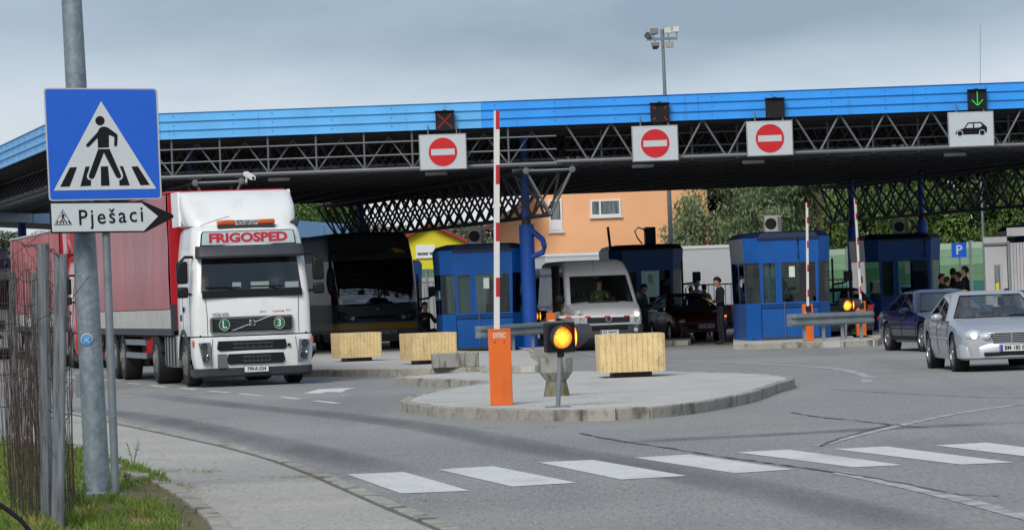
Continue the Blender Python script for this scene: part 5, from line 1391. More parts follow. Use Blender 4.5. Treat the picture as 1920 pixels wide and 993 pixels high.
bird = M('coach_bird', (190, 128, 24), 0.5)
bo = MB().prism([(.0, .06), (.1, .08), (.22, .05), (.38, .0), (.44, -.1), (.3, -.05), (.18, -.08), (.1, -.03), (.12, .02)], -.004, .004).build('bird_emblem', bird, bus, angle=0)
bo.location = (.52, .40, 2.98); bo.rotation_euler = (rad(-24), 0, 0)
plate(bus, .28, -.03, .62, 'ZG 2826', w=.5)
boxo('route_card', MAT['paper'], bus, -1.0, -.45, .12, .14, 1.5, 1.58)
# ============================================================ BOOTHS
boothblue = M('booth_blue', (0, 80, 154), 0.42, var=0.12, scale=1.5)
layer(boothblue, (40, 70, 100), 2.5, 0.55, 0.8, stretch=(3, 3, .4), amount=.4)
boothtop = M('booth_dark_roof', (16, 30, 58), 0.4, var=0.1, scale=2)
boothgrey = M('booth_grey_panel', (108, 116, 124), 0.4, 0.4, var=0.1, scale=2)
blind = M('window_blind', (128, 150, 150), 0.7, var=0.1, scale=14, stretch=(.2, .2, 6))
acmat = M('air_conditioner', (176, 172, 164), 0.55, var=0.08, scale=3)
def booth(label, px, py, ang, wide=False, greytop=True, ac=None, acx=0.0, depth=3.3, hwid=1.1):
    p = G(px, py, .14); t = thing('control_booth', label, 'booth', (p.x, p.y, .134), ang, 'blue control booths under the canopy')
    ff = [0, .03, .28, .35, .97, 1]; fs = [0, .06, .42, .48, .94, 1]
    lv = [(0, .02, depth, hwid, .34, .0), (.96, .02, depth, hwid, .34, .0), (2.02, .0, depth, hwid + .02, .34, 0), (2.05, 0, depth, hwid + .02, .34, 0), (2.58, -.03, depth + .03, hwid + .05, .36, 0), (2.66, -.03, depth + .03, hwid + .05, .36, 0), (2.78, .05, depth - .05, hwid - .04, .36, 0), (2.82, .2, depth - .2, hwid - .2, .3, 0)]
    def pk(i, tg):
        if i == 1:
            if tg in ('F1', 'F3'): return ('window', tg)
            if tg in ('c0', 'c3'): return ('corner_window', tg)
            if tg in ('S1', 'S3', 'T1', 'T3'): return ('side_window', tg)
            if tg == 'B': return ('back_window', tg)
        if i >= 5: return 'booth_roof'
        if greytop and i in (3, 4) and tg in ('T0', 'T1', 'T2', 'T3', 'T4', 'c2'): return 'grey_panel'
        return 'body'
    pc = stack(lv, ff, fs, pk, k=1, cap=False)
    rings = loop(lv[-1][0], lv[-1][1], lv[-1][2], lv[-1][3], lv[-1][4], 0, ff, fs, 1)[0]
    pc['booth_roof'].add(rings, [tuple(range(len(rings)))])
    for kx, m_ in pc.items():
        nm = 'wall' if kx == 'body' else (kx if isinstance(kx, str) else kx[0])
        m_.build(nm, {'wall': boothblue, 'booth_roof': boothtop, 'grey_panel': boothgrey}.get(nm, MAT['boothglass']), t, angle=25)
    # frames, interior
    e = hwid - .34
    for x in (-e + .03 * 2 * e, -e + .28 * 2 * e, -e + .35 * 2 * e, -e + .97 * 2 * e):
        boxo('window_frame', boothblue, t, x - .025, x + .025, -.012, .05, .94, 2.05)
    for z in (.95, 2.03): boxo('window_frame', boothblue, t, -e, e, -.014, .05, z - .025, z + .025)
    boxo('desk', MAT['dark'], t, -hwid + .25, hwid - .25, .4, .8, .7, .76)
    boxo('monitor', MAT['black'], t, .1, .5, .6, .64, .85, 1.2); boxo('cabinet', MAT['offwhite'], t, -.6, -.2, 2.2, 2.7, .05, 1.4)
    boxo('window_blind', blind, t, -e + .05 * 2 * e, -e + .27 * 2 * e, .09, .1, .98, 2.0)
    boxo('notice', MAT['paper'], t, -e + .5 * 2 * e, -e + .6 * 2 * e, -.002, .003, 1.62, 1.9); boxo('notice', MAT['paper'], t, -hwid - .012, -hwid - .006, 1.0, 1.25, 1.4, 1.8)
    for xs in (-e, e): boxo('corner_seam', boothtop, t, xs - .008, xs + .008, -.004, .02, .08, .93)
    boxo('waist_strip', boothtop, t, -e, e, -.012, .01, .84, .86)
    boxo('roof_lip', boothtop, t, -e - .05, e + .05, -.06, -.03, 2.6, 2.66); boxo('plinth', MAT['dark'], t, -e, e, -.006, .02, .0, .07)
    boxo('floor', MAT['dark'], t, -hwid + .1, hwid - .1, .15, depth - .15, .01, .04)
    MB().tube([(-e + .4 * 2 * e, -.02, .02), (-e + .4 * 2 * e, -.02, 1.0)], .012, 5).build('cable', MAT['steel'], t)
    if ac:
        yb = depth * .35
        a = boxo('air_conditioner', acmat, t, acx - .22, acx + .22, yb, yb + .3, 2.82, 3.26, bev=.02)
        MB().lathe([(.001, -.0), (.145, -.0), (.155, .02)], (acx - .06, yb - .012, 3.04), 'y', 20).build('fan_opening', MAT['black'], a)
        for k in range(7):
            boxo('grille_bar', MAT['dark'], a, acx + .12, acx + .2, yb - .008, yb - .001, 2.86 + k * .054, 2.89 + k * .054)
        MB().tube([(acx + .28, yb + .1, 3.2), (acx + .42, yb + .0, 3.15), (acx + .45, yb - .3, 2.8), (acx + .45, -.06, 2.6), (acx + .45, -.06, 2.1)], .02, 6).build('hose', MAT['black'], a)
    return t
booth('blue booth left of the round blue column, beside the raised barrier arm', 911, 654, rad(5), ac=True, acx=-.05, greytop=False)
booth('blue booth behind the right guard rail with air conditioner on its roof', 1484, 635.5, rad(4), ac=True, acx=-.2)
bc = booth('dark booth behind the silver grey van with a black box on its roof', 1219, 630, rad(5))
boxo('roof_box', MAT['black'], bc, .1, .42, 1.0, 1.4, 2.83, 3.36, bev=.02)
MB().tube([(0.0, 1.1, 2.85), (-.15, 1.1, 3.05), (-.22, 1.1, 3.25), (-.1, 1.1, 3.36), (.05, 1.1, 3.3), (.12, 1.1, 3.2)], .022, 6).build('roof_cable', MAT['black'], bc)
for x, z in ((-1.05, 3.4),): MB().cyl((x, .6, 2.7), (x - .06, .6, z), .04, n=8).build('roof_rod', MAT['black'], bc)
be = booth('dark booth behind the blue saloon, between two blue columns', 1701, 615, rad(4), ac=True, acx=.15)
booth('dark narrow booth between the coach and the left blue booth', 766, 634, rad(5), hwid=.55, greytop=False)
booth('blue booth cut off by the right picture edge beside the cabin', 2000, 614, rad(4))
def mast_box(label, px, py, Y, z0):   # vehicle height detector arm
    c = P(px, py, Y); t = thing('scanner_arm', label, 'scanner', (c.x, Y, c.z), 0)
    boxo('head', MAT['black'], t, -.12, .12, -.08, .08, -.14, .14, bev=.02)
    MB().tube([(0, 0, -.1), (-.14, 0, -.19), (-.42, .05, -.22)], .03, 6).build('arm', MAT['black'], t)
    MB().cyl((-.42, .05, .5), (-.42, .05, -c.z + .0), .03, n=8).build('pole', MAT['black'], t)
mast_box('black scanner box on a pole right of the dark booth behind the van', 1306, 518, 103, 0)
mast_box('black scanner box on a pole left of the leftmost blue booth', 811, 546, 99, 0)
mast_box('black scanner box on a pole between the two right booths', 1590, 517, 96, 0)

# ============================================================ BARRIERS, LAMPS, RAILS
barwhite = M('barrier_white', (212, 210, 204), 0.4, var=0.03, scale=4)
barred = M('barrier_red', (178, 24, 34), 0.4)
boxor = M('barrier_orange', (222, 104, 30), 0.4, var=0.04, scale=3)
layer(boxor, (140, 84, 52), 5, 0.52, 0.78, stretch=(1, 1, .3), amount=0.5)
def arm(parent, base, dirv, length, w, reds, d=.05, y=-.03):
    """reds: (from, to) fractions painted red on the right half of the arm face"""
    base = Vector(base); dv = Vector(dirv).normalized(); n = Vector((dv.z, 0, -dv.x))
    def seg(a, b, o0, o1, y0, y1, mat, nm):
        q = [base + dv * (length * a) + n * o0, base + dv * (length * a) + n * o1, base + dv * (length * b) + n * o1, base + dv * (length * b) + n * o0]
        MB().prism([(v.x, v.z) for v in q], base.y + y0, base.y + y1).build(nm, mat, parent, angle=0)
    seg(0, 1, -w / 2, w / 2, -d / 2, d / 2, barwhite, 'arm')
    for a, b in reds: seg(a, b, -w * .14, w / 2 + .001, -d / 2 - .002, d / 2 + .002, barred, 'red_stripe')
c0 = G(941, 758, .14)
br = thing('barrier_gate', 'orange barrier post with tall raised white arm on the island', 'barrier', (c0.x, c0.y, .134))
cab_ = boxo('cabinet', boxor, br, -.145, .145, -.12, .18, 0, .965, bev=.008)
boxo('cabinet_lid', boxor, br, -.15, .15, -.126, .185, .967, .985, bev=.004)
text('maker_lettering', 'DITEC', MAT['offwhite'], cab_, (0, -.1225, .90), .085, width=.16, bold=.003)
for s in (-1, 1): MB().lathe([(.001, -.004), (.01, -.004), (.01, 0)], (s * .06, -.121, .82), 'y', 8).build('screw', MAT['dark'], cab_)
base_z = .986
def fr(py): return (P(935, py, c0.y).z - .134 - base_z) / (P(935, 207, c0.y).z - .134 - base_z)
arm(br, (-.03, 0.02, base_z), (.036, 0, 1), P(935, 207, c0.y).z - .134 - base_z, .075, [(fr(556), fr(520)), (fr(452), fr(417)), (fr(345), fr(309)), (fr(242), fr(207))])
def small_barrier(label, px, py, top_px, top_py, flip=False, horizontal=None):
    c = G(px, py, .14); t = thing('barrier_gate', label, 'barrier', (c.x, c.y, .134), 0, 'small orange barriers at the booths')
    h = .92
    boxo('cabinet', boxor, t, -.13, .13, -.11, .17, 0, h, bev=.008)
    boxo('cabinet_label', MAT['offwhite'], t, -.07, .07, -.114, -.111, h - .22, h - .18)
    if horizontal:
        L2, dz = horizontal
        boxo('hinge', MAT['steel'], t, .1, .24, -.16, -.11, h - .16, h + .02, bev=.01)
        arm(t, (.2, -.14, h - .12), (1, 0, dz), L2, .06, [(.08, .16), (.34, .42), (.6, .68), (.86, .94)])
    else:
        boxo('hinge', MAT['black'], t, -.05, .08, -.16, -.11, h - .2, h - .02, bev=.01)
        q = P(top_px, top_py, c.y) - Vector((c.x, c.y, .134)); b = Vector((.0, -.14, h - .05)); d = q - b; d.y = 0
        arm(t, b, d, d.length, .06, [(.09, .16), (.33, .4), (.56, .63), (.8, .86), (.95, 1.0)])
    return t
small_barrier('orange barrier post with raised striped arm in front of the blue booth', 1516, 638, 1512, 380)
small_barrier('orange barrier post with raised striped arm right of the guard rail', 1615, 629, 1602, 373)
small_barrier('orange barrier post with lowered striped arm across the silver grey van', 1036, 652, 0, 0, horizontal=(1.95, -.012))
small_barrier('orange barrier post partly hidden behind the raised arm by the left booth', 949, 650, 953, 480)

amber = M('lit_amber_lens', (255, 132, 22), 0.3, emit=0.0)
nt = amber.node_tree; bs = nt.nodes['Principled BSDF']
tc = nt.nodes.new('ShaderNodeTexCoord'); vo = nt.nodes.new('ShaderNodeTexVoronoi'); vo.inputs['Scale'].default_value = 45
gr_ = nt.nodes.new('ShaderNodeVectorMath'); gr_.operation = 'LENGTH'
mr = nt.nodes.new('ShaderNodeMapRange'); mr.inputs['From Min'].default_value = 0.0; mr.inputs['From Max'].default_value = .13; mr.inputs['To Min'].default_value = 2.8; mr.inputs['To Max'].default_value = .18
mu = nt.nodes.new('ShaderNodeMath'); mu.operation = 'MULTIPLY'; m2 = nt.nodes.new('ShaderNodeMapRange'); m2.inputs['From Max'].default_value = .9; m2.inputs['To Min'].default_value = .6; m2.inputs['To Max'].default_value = 1.7
nt.links.new(tc.outputs['Object'], vo.inputs['Vector']); nt.links.new(tc.outputs['Object'], gr_.inputs[0]); nt.links.new(gr_.outputs['Value'], mr.inputs['Value'])
nt.links.new(vo.outputs['Distance'], m2.inputs['Value']); nt.links.new(m2.outputs[0], mu.inputs[0]); nt.links.new(mr.outputs[0], mu.inputs[1])
nt.links.new(mu.outputs[0], bs.inputs['Emission Strength']); bs.inputs['Emission Color'].default_value = (1.0, .28, .02, 1)
def flasher(label, px, py, headpx, size, Y=None):
    c = G(px, py, .14) if Y is None else Vector((XZ(px, Y, .14), Y, .14)); t = thing('warning_lamp', label, 'warning lamp', (c.x, c.y, .134), 0, 'amber flashing lamps at the lanes')
    q = P(headpx[0], headpx[1], c.y) - Vector((c.x, c.y, .134)); hz = q.z; hx = q.x; s = size
    MB().cyl((0, 0, 0), (hx, 0, hz - s * .5), .03, n=12).build('post', MAT['galvplain'], t)
    MB().box(-.16, .16, -.16, .16, -.002, .012).build('foot_plate', MAT['galvplain'], t)
    MB().cyl((hx, 0, hz - s * .66), (hx, 0, hz - s * .48), .045, n=10).build('bracket', MAT['black'], t)
    hd = MB().box(-s/2, s/2, -.06, .12, -s/2, s/2).build('housing', MAT['black'], t, bev=.02); hd.location = (hx, 0, hz); hd.rotation_euler = (0, 0, rad(16))
    for dx, dy, ry in ((.0, -.062, 0.0), (s / 2 + .002, .03, rad(90))):
        r = s * .375
        ln = MB().lathe([(.001, -.035), (r * .5, -.03), (r * .85, -.016), (r, 0)], (0, 0, 0), 'y', 28, cap=False).build('lens', amber, hd); ln.location = (dx, dy, 0); ln.rotation_euler = (0, 0, ry)
        vz = MB(); rings = []
        for k in range(13):
            a = rad(20) + math.pi * 1.25 * k / 12 - rad(0); l = .19 * math.sin(math.pi * min(1, k / 12)) + .02
            rings.append([(r * 1.08 * math.cos(a), 0, r * 1.08 * math.sin(a)), (r * 1.08 * math.cos(a), -l, r * 1.08 * math.sin(a)), (r * 1.13 * math.cos(a), -l, r * 1.13 * math.sin(a)), (r * 1.13 * math.cos(a), 0, r * 1.13 * math.sin(a))])
        v = vz.loft(rings).build('visor', MAT['dark'], hd); v.location = (dx, dy, 0); v.rotation_euler = (0, 0, ry)
    return t
flasher('large lit amber warning lamp on a thin post on the island', 1046, 762, (1050, 632), .37)
flasher('lit amber warning lamp on the end of the left guard rail', 1003, 648, (1000, 593), .36)
flasher('lit amber warning lamp in front of the black hatchback', 1586, 634, (1586, 572), .36)

railm = M('guard_rail_zinc', (128, 138, 142), 0.5, 0.4, var=0.12, scale=3)
def guard_rail(label, px0, py0, px1, py1, Y0, Y1):
    a, b = P(px0, py0, Y0), P(px1, py1, Y1); t = thing('guard_rail', label, 'guard rail', (0, 0, 0), 0, 'grey guard rails at the booth islands')
    d = (b - a); d.z = 0; d.normalize(); n = Vector((d.y, -d.x, 0)); sec = [(-.0, .155), (.03, .15), (.08, .11), (.08, .055), (.02, .02), (.02, -.02), (.08, -.055), (.08, -.11), (.03, -.15), (0, -.155), (-.02, -.15), (.0, -.02), (.0, .02), (-.02, .15)]
    def ring(p, k=1): return [p + n * q * k + Vector((0, 0, z)) for q, z in sec]
    MB().loft([ring(a), ring(b)]).build('beam', railm, t, angle=30)
    for p, s in ((a, -1), (b, 1)):     # rounded end shoes
        MB().loft([ring(p + d * .002 * s), ring(p + d * s * .1 - n * .04, .9), ring(p + d * s * .14 - n * .14, .6)]).build('end_shoe', railm, t, angle=40)
    L_ = (b - a).length; k = int(L_ // .75) + 1
    for i in range(k):
        p = a.lerp(b, (i + .5) / k); boxo('post', railm, t, p.x - .04, p.x + .04, p.y + .06, p.y + .12, .13, p.z + .1)
guard_rail('grey guard rail in front of the right blue booth and orange posts', 1490, 600, 1632, 594, 85.5, 86.6)
guard_rail('grey guard rail between the left blue booth and the large amber lamp', 906, 622, 1052, 612, 88, 90)

# ============================================================ PLANTERS
yel = M('planter_yellow', (220, 194, 142), 0.8, var=0.1, scale=4, bump=0.3, bscale=60)
layer(yel, (120, 104, 76), 6, 0.56, 0.76, stretch=(1, 1, .35), amount=0.6, world=True)
layer(yel, (70, 62, 48), 38, 0.62, 0.7, amount=0.8, detail=3, world=True)
def planter(label, px, py, w, h, rz):
    c = G(px, py, .14); t = thing('planter', label, 'planter', (c.x, c.y, .134), rz, 'ribbed yellow planters on the islands')
    ribs = 12; q = []
    d = w * .5; pts = []
    for side in range(4):
        for i in range(ribs):
            for f, dep in ((0, 0), (.12, .016), (.78, .016), (.9, 0)):
                s = -1 + 2 * (i + f) / ribs
                x, y = s * d, -d - dep
                for _ in range(side): x, y = -y, x
                pts.append((x, y))
    r0 = [(x * .985, y * .985, .09) for x, y in pts]; r1 = [(x, y, .09 + h - .03) for x, y in pts]; r2 = [(x * .99, y * .99, .09 + h) for x, y in pts]
    r3 = [(x * .88, y * .88, .09 + h) for x, y in pts]; r4 = [(x * .86, y * .86, .09 + h - .1) for x, y in pts]
    MB().loft([r0, r1, r2, r3, r4]).build('tub', yel, t, angle=30)
    boxo('foot', MAT['dark'], t, -w * .31, w * .31, -w * .31, w * .31, 0, .1)
    boxo('soil', soil, t, -d * .86, d * .86, -d * .86, d * .86, .09 + h - .12, .09 + h - .08)
planter('largest yellow ribbed planter right of the amber lamp on the near island', 1183, 705, 1.04, .62, rad(3))
planter('yellow ribbed planter directly in front of the coach', 669, 676, .97, .58, rad(16))
planter('yellow ribbed planter behind the low grey concrete block', 804, 681, .98, .58, rad(18))
cg = M('weathered_concrete', (150, 148, 140), 0.9, var=0.1, scale=5, bump=0.5, bscale=40)
layer(cg, (66, 64, 54), 5, 0.5, 0.68, stretch=(2.5, 2.5, .5), amount=0.75)
c = G(854, 688, .14)
blk = MB().box(-.47, .47, -.2, .2, 0, .30).build('concrete_block', cg, bev=.02); blk.location = (c.x, c.y, .134); blk.rotation_euler = (0, 0, rad(4))
tag(blk, 'low grey concrete block trough in front of a yellow planter', 'concrete block')
c = G(1044, 741, .14)
gp_ = thing('goblet_planter', 'grey concrete goblet planter with mossy foot behind the amber lamp', 'planter', (c.x, c.y, .134), rad(10))
oct_ = lambda r, z: [(r * math.cos(rad(22.5 + 45 * i)), r * math.sin(rad(22.5 + 45 * i)), z) for i in range(8)]
MB().loft([oct_(.13, .20), oct_(.17, .24), oct_(.235, .33), oct_(.25, .53), oct_(.225, .535), oct_(.21, .46)]).build('bowl', cg, gp_, angle=20)
moss = M('mossy_concrete', (130, 126, 112), 0.95, rgb2=(96, 92, 40), scale=6, bump=0.5)
MB().loft([oct_(.185, 0), oct_(.18, .04), oct_(.145, .2)]).build('foot', moss, gp_, angle=20)
MB().zprism([(p[0], p[1]) for p in oct_(.205, 0)], .47, .49).build('soil', soil, gp_)
# ============================================================ BACKGROUND
orangew = M('orange_render', (240, 180, 132), 0.85, var=0.04, scale=0.6, bump=0.2)
yelloww = M('yellow_render', (214, 202, 40), 0.85, var=0.03, scale=0.6)
rooftile = M('brown_roof_tile', (92, 62, 52), 0.8, var=0.2, scale=4)
redtile = M('red_roof_tile', (150, 52, 44), 0.8, var=0.2, scale=4)
pvc = M('white_window_frame', (226, 226, 224), 0.4)
pane = M('window_pane', (70, 80, 84), 0.12, rgb2=(132, 140, 140), scale=5, stretch=(3, 3, .2), spec=.7)
curtainm = M('net_curtain', (150, 160, 158), 0.9, var=0.2, scale=9, stretch=(8, 8, .3))
shutter = M('roller_shutter', (222, 222, 220), 0.5)
def win(parent, x0, x1, z0, z1, y, mull=(), blinds=0.0):
    w = boxo('window', pvc, parent, x0 - .03, x1 + .03, y + .05, y + .1, z0 - .03, z1 + .03)
    fr_ = MB(); t = .07
    fr_.box(x0, x1, y - .02, y + .05, z0, z0 + t); fr_.box(x0, x1, y - .02, y + .05, z1 - t, z1); fr_.box(x0, x0 + t, y - .02, y + .05, z0 + t, z1 - t); fr_.box(x1 - t, x1, y - .02, y + .05, z0 + t, z1 - t)
    for m_ in mull: fr_.box(m_ - t / 2, m_ + t / 2, y - .02, y + .05, z0 + t, z1 - t)
    fr_.build('window_frame', pvc, w, angle=0)
    boxo('net_curtain', curtainm, w, x0 + t, x1 - t, y + .045, y + .049, z0 + t, z1 - t)
    boxo('pane', pane, w, x0 + t, x1 - t, y + .01, y + .016, z0 + t, z1 - t)
    boxo('window_sill', pvc, w, x0 - .06, x1 + .06, y - .08, y - .02, z0 - .08, z0 - .01)
    if blinds: boxo('shutter', shutter, w, x0 + .02, x1 - .02, y - .03, y - .022, z1 - blinds, z1)
    return w
oY = 140.0
xl, xr = XZ(1000, oY, 3), XZ(1330, oY, 3)
ob = thing('orange_house', 'orange rendered house with white windows behind the van', 'house', (0, oY, 0))
boxo('wall', orangew, ob, xl, xr, 0, 9, 0, 6.6)
def oz(py, px): return P(px, py, oY).z
def ox(px, py): return P(px, py, oY).x
win(ob, ox(1107, 390), ox(1164, 390), oz(405, 1135), oz(374, 1135), -.03, mull=(ox(1125, 390),))
win(ob, ox(1029, 400), ox(1054, 400), oz(433, 1040), oz(374, 1040), -.03)
boxo('door_panel', pvc, ob, ox(1031, 420), ox(1052, 420), -.07, -.051, oz(431, 1040), oz(412, 1040))
ra = [(ox(900, 430), oz(432, 900)), (ox(1002, 372), oz(366, 1002)), (ox(1002, 372), oz(372, 1002)), (ox(905, 440), oz(438, 900))]
MB().prism(ra, -2.2, 1.0).build('annexe_roof', rooftile, ob, angle=0)
MB().prism([(ox(928, 430), 0), (xl - .004, 0), (xl - .004, oz(376, 1000)), (ox(928, 425), oz(424, 928))], -.4, 4).build('annexe_wall', orangew, ob, angle=0)
MB().prism([(xl - .3, 6.6), (xr + .3, 6.6), (xr - .4, 8.2), (xl + .4, 8.2)], -.3, 9.3).build('roof', rooftile, ob, angle=0)
yY = 190.0
yh = thing('yellow_house', 'bright yellow gabled house with red roof between coach and booth', 'house', (0, yY, 0))
px_, pz = (lambda x, y: P(x, y, yY).x), (lambda x, y: P(x, y, yY).z)
apx, apz = px_(806, 424), pz(806, 424)
hwd, dz = 4.0, 2.0
MB().prism([(apx - hwd, 0), (apx + hwd, 0), (apx + hwd, apz - dz), (apx, apz), (apx - hwd, apz - dz)], 0, 9).build('wall', yelloww, yh, angle=0)
for s in (-1, 1):
    MB().prism([(apx, apz + .03), (apx + s * (hwd + .5), apz - dz * (hwd + .5) / hwd + .03), (apx + s * (hwd + .5), apz - dz * (hwd + .5) / hwd + .2), (apx, apz + .22)], -.4, 9.4).build('roof', redtile, yh, angle=0)
win(yh, px_(780, 470), px_(816, 470), pz(798, 481), pz(798, 459), -.03, mull=(px_(804, 470),), blinds=.42)
grn = M('green_windbreak', (86, 120, 92), 0.8, var=0.15, scale=3)
# green mesh fence and grey wall below the yellow house
gf_ = thing('mesh_fence', 'green mesh fence below the yellow house', 'fence', (0, 150, 0))
x0, x1 = XZ(786, 150, 2), XZ(850, 150, 2)
boxo('mesh', grn, gf_, x0 - 3, x1 + 3, 0, .04, P(810, 520, 150).z, P(810, 504, 150).z)
boxo('base_wall', M('grey_wall', (150, 152, 152), 0.9, var=0.08, scale=1), gf_, x0 - 3, x1 + 3, -.05, .1, 0, P(810, 520, 150).z)
for k in range(6): boxo('post', MAT['galvplain'], gf_, x0 - 2.5 + k * 1.4, x0 - 2.42 + k * 1.4, -.08, -.051, 0, P(810, 503, 150).z)

# second canopy with blue edge far behind on the left
a, b = P(-40, 352, 112), P(655, 424, 172)
a.z = b.z = 5.35
fc = thing('far_canopy', 'blue edged lower canopy far behind the lorries on the left', 'canopy', (0, 0, 0))
d = (b - a).normalized(); n_ = Vector((-d.y, d.x, 0)) * 9
for k in range(10):
    p, q = a.lerp(b, k / 10), a.lerp(b, (k + 1) / 10 - .002)
    MB().add([p, q, q - Vector((0, 0, .75)), p - Vector((0, 0, .75)), p + n_ * .01, q + n_ * .01, q + n_ * .01 - Vector((0, 0, .75)), p + n_ * .01 - Vector((0, 0, .75))], [(0, 1, 2, 3), (7, 6, 5, 4), (0, 4, 5, 1), (1, 5, 6, 2), (2, 6, 7, 3), (3, 7, 4, 0)]).build('fascia_panel', fas_l, fc, angle=0)
MB().add([a + n_ * .011, b + n_ * .011, b + n_, a + n_, a + n_ * .011 - Vector((0, 0, .2)), b + n_ * .011 - Vector((0, 0, .2)), b + n_ - Vector((0, 0, .2)), a + n_ - Vector((0, 0, .2))], [(0, 1, 2, 3), (7, 6, 5, 4), (0, 4, 5, 1), (1, 5, 6, 2), (2, 6, 7, 3), (3, 7, 4, 0)]).build('roof_deck', MAT['deck'], fc, angle=0)
for k in range(6):
    p = a.lerp(b, (k + .5) / 6) + n_ * .35; MB().cyl((p.x, p.y, 0), (p.x, p.y, 5.16), .16, n=12).build('column', colblue, fc)

# grey box trailers behind the booths
tw_ = M('trailer_light_grey', (196, 196, 196), 0.5, var=0.03, scale=0.5)
def box_trailer(label, px, Y, ztop, L_, zb=.9):
    x = XZ(px, Y, 2); t = thing('box_trailer', label, 'trailer', (x, Y, 0), rad(14.5), 'light grey box trailers behind the booths')
    boxo('box', tw_, t, -2.5, 0, 0, L_, zb, ztop, bev=.03)
    for s in (-2.52, .02): boxo('roof_rail', MAT['white'], t, s - .02, s + .02, 0, L_, ztop - .06, ztop + .03)
    boxo('front_rail', MAT['white'], t, -2.5, 0, -.03, 0, ztop - .08, ztop + .035)
    boxo('chassis', MAT['under'], t, -2.0, -.5, .2, L_ - .2, .55, zb)
    for y in (1.5, L_ - 3.2, L_ - 2): 
        for s in (-2.2, -.3): wheel(t, s, y, .48, .3, 'truck', s < -1)
bt = box_trailer('light grey box trailer standing right behind the dark booth', 1392, 126, 3.06, 9.0)
box_trailer('light grey box trailer behind the silver grey van roof', 1142, 134, 3.05, 7)

# pedestrian railings
def railing(label, px0, px1, py, Y, h=1.1):
    t = thing('crowd_barrier', label, 'railing', (0, 0, 0), 0, 'grey tubular railings'); x0, x1 = XZ(px0, Y, 1), XZ(px1, Y, 1); zt = P(px0, py, Y).z; n = max(1, int((x1 - x0) / 1.6))
    for i in range(n):
        a, b = x0 + (x1 - x0) * i / n + .03, x0 + (x1 - x0) * (i + 1) / n - .03
        MB().tube([(a, Y, .0), (a, Y, zt - .1), (a + .1, Y, zt), (b - .1, Y, zt), (b, Y, zt - .1), (b, Y, 0)], .022, 6).build('frame', MAT['galvplain'], t)
        for k in range(1, 9): MB().cyl((a + (b - a) * k / 9, Y, .25), (a + (b - a) * k / 9, Y, zt), .012, n=5).build('bar', MAT['galvplain'], t)
        MB().cyl((a, Y, .25), (b, Y, .25), .018, n=5).build('bar', MAT['galvplain'], t)
railing('grey tubular railing in front of the box trailer by the three bystanders', 1285, 1384, 535, 113)
railing('grey tubular railing left of the leftmost blue booth', 770, 850, 530, 128)
railing('grey tubular railing between the two right booths', 1545, 1625, 525, 115)

# green noise barrier
nb = thing('noise_barrier', 'pale green striped noise barrier in front of the trees', 'noise barrier', (0, 0, 0))
na, nbp = (XZ(1380, 140, 3), 140.0), (XZ(1990, 121, 3), 121.0)
bands = [M('barrier_mint', (176, 204, 178), 0.6, var=.04, scale=2), M('barrier_light_green', (140, 178, 140), 0.6, var=.05, scale=2), M('barrier_green', (112, 152, 110), 0.6, var=.05, scale=2), M('barrier_teal', (62, 122, 112), 0.6, var=.05, scale=2)]
npan = 8
for i in range(npan):
    t0, t1 = i / npan, (i + 1) / npan
    p = Vector((na[0] + (nbp[0] - na[0]) * t0, na[1] + (nbp[1] - na[1]) * t0, 0)); q = Vector((na[0] + (nbp[0] - na[0]) * t1, na[1] + (nbp[1] - na[1]) * t1, 0))
    ang = math.atan2(q.y - p.y, q.x - p.x); L_ = (q - p).length
    zz0 = [0.2, 1.0, 1.45, 1.75, 2.05, 2.35, 2.62, 2.86]
    for k in range(7):
        o = boxo('panel', bands[[3, 3, 2, 2, 1, 1, 0][k]], nb, .08, L_ - .08, -.05 + .008 * (k % 2), .05, zz0[k] + .004, zz0[k + 1] - .004); o.location = p; o.rotation_euler = (0, 0, ang)
    MB().box(p.x - .08, p.x + .08, p.y - .12, p.y + .12, 0, 2.92).build('post', MAT['galvplain'], nb, angle=0)

# cabin at the right edge
cY = 92.0
cx0 = XZ(1848, cY, 1.5)
cb = thing('site_cabin', 'light grey metal cabin with narrow window at the right edge', 'cabin', (cx0, cY, 0), rad(-8.5))
cgm = M('cabin_grey', (178, 176, 174), 0.55, var=0.05, scale=2); layer(cgm, (120, 112, 100), 2, .55, .8, stretch=(3, 3, .4), amount=.35)
boxo('end_wall', cgm, cb, 0, .58, 0, 2.4, 0, 2.45); boxo('roof_trim', cgm, cb, -.03, .6, -.03, 2.43, 2.455, 2.62, bev=.01)
boxo('gutter', MAT['dark'], cb, -.01, .59, -.02, -.001, 2.38, 2.42)
w = boxo('window', cgm, cb, .19, .43, -.03, -.002, 1.05, 2.0); boxo('pane', pane, w, .235, .39, -.045, -.031, 1.13, 1.88); boxo('yellow_cloth', M('yellow_cloth', (210, 190, 60), .8), w, .26, .35, -.0505, -.046, 1.14, 1.4)
boxo('post', MAT['galvplain'], cb, .60, .66, -.04, .03, 0, 2.5)
for k in range(8): boxo('corrugated_panel', cgm, cb, .67 + k * .085, .745 + k * .085, .02 + .02 * (k % 2), 2.2, 0, 2.45)
boxo('upper_box', cgm, cb, .6, 1.3, -.02, 1.2, 2.625, 2.85)
boxo('door_handle', MAT['black'], cb, .85, 1.0, -.02, .015, 1.15, 1.18)

# parking sign
pY = 122.0
c = P(1798, 469, pY); ps = thing('parking_sign', 'small blue square parking sign with white P', 'sign', (c.x, pY, 0))
sz = .265
boxo('plate', signblue, ps, -sz, sz, -.02, 0, c.z - sz, c.z + sz, bev=.006)
MB().box(-sz + .01, sz - .01, -.022, -.0205, c.z - sz + .01, c.z - sz + .016).build('white_rim', signgrey, ps, angle=0)
text('lettering', 'P', signgrey, ps, (0, -.024, c.z), .47, bold=.006)
MB().cyl((.02, .03, 0), (.02, .03, c.z + .1), .03, n=8).build('post', MAT['galvplain'], ps)

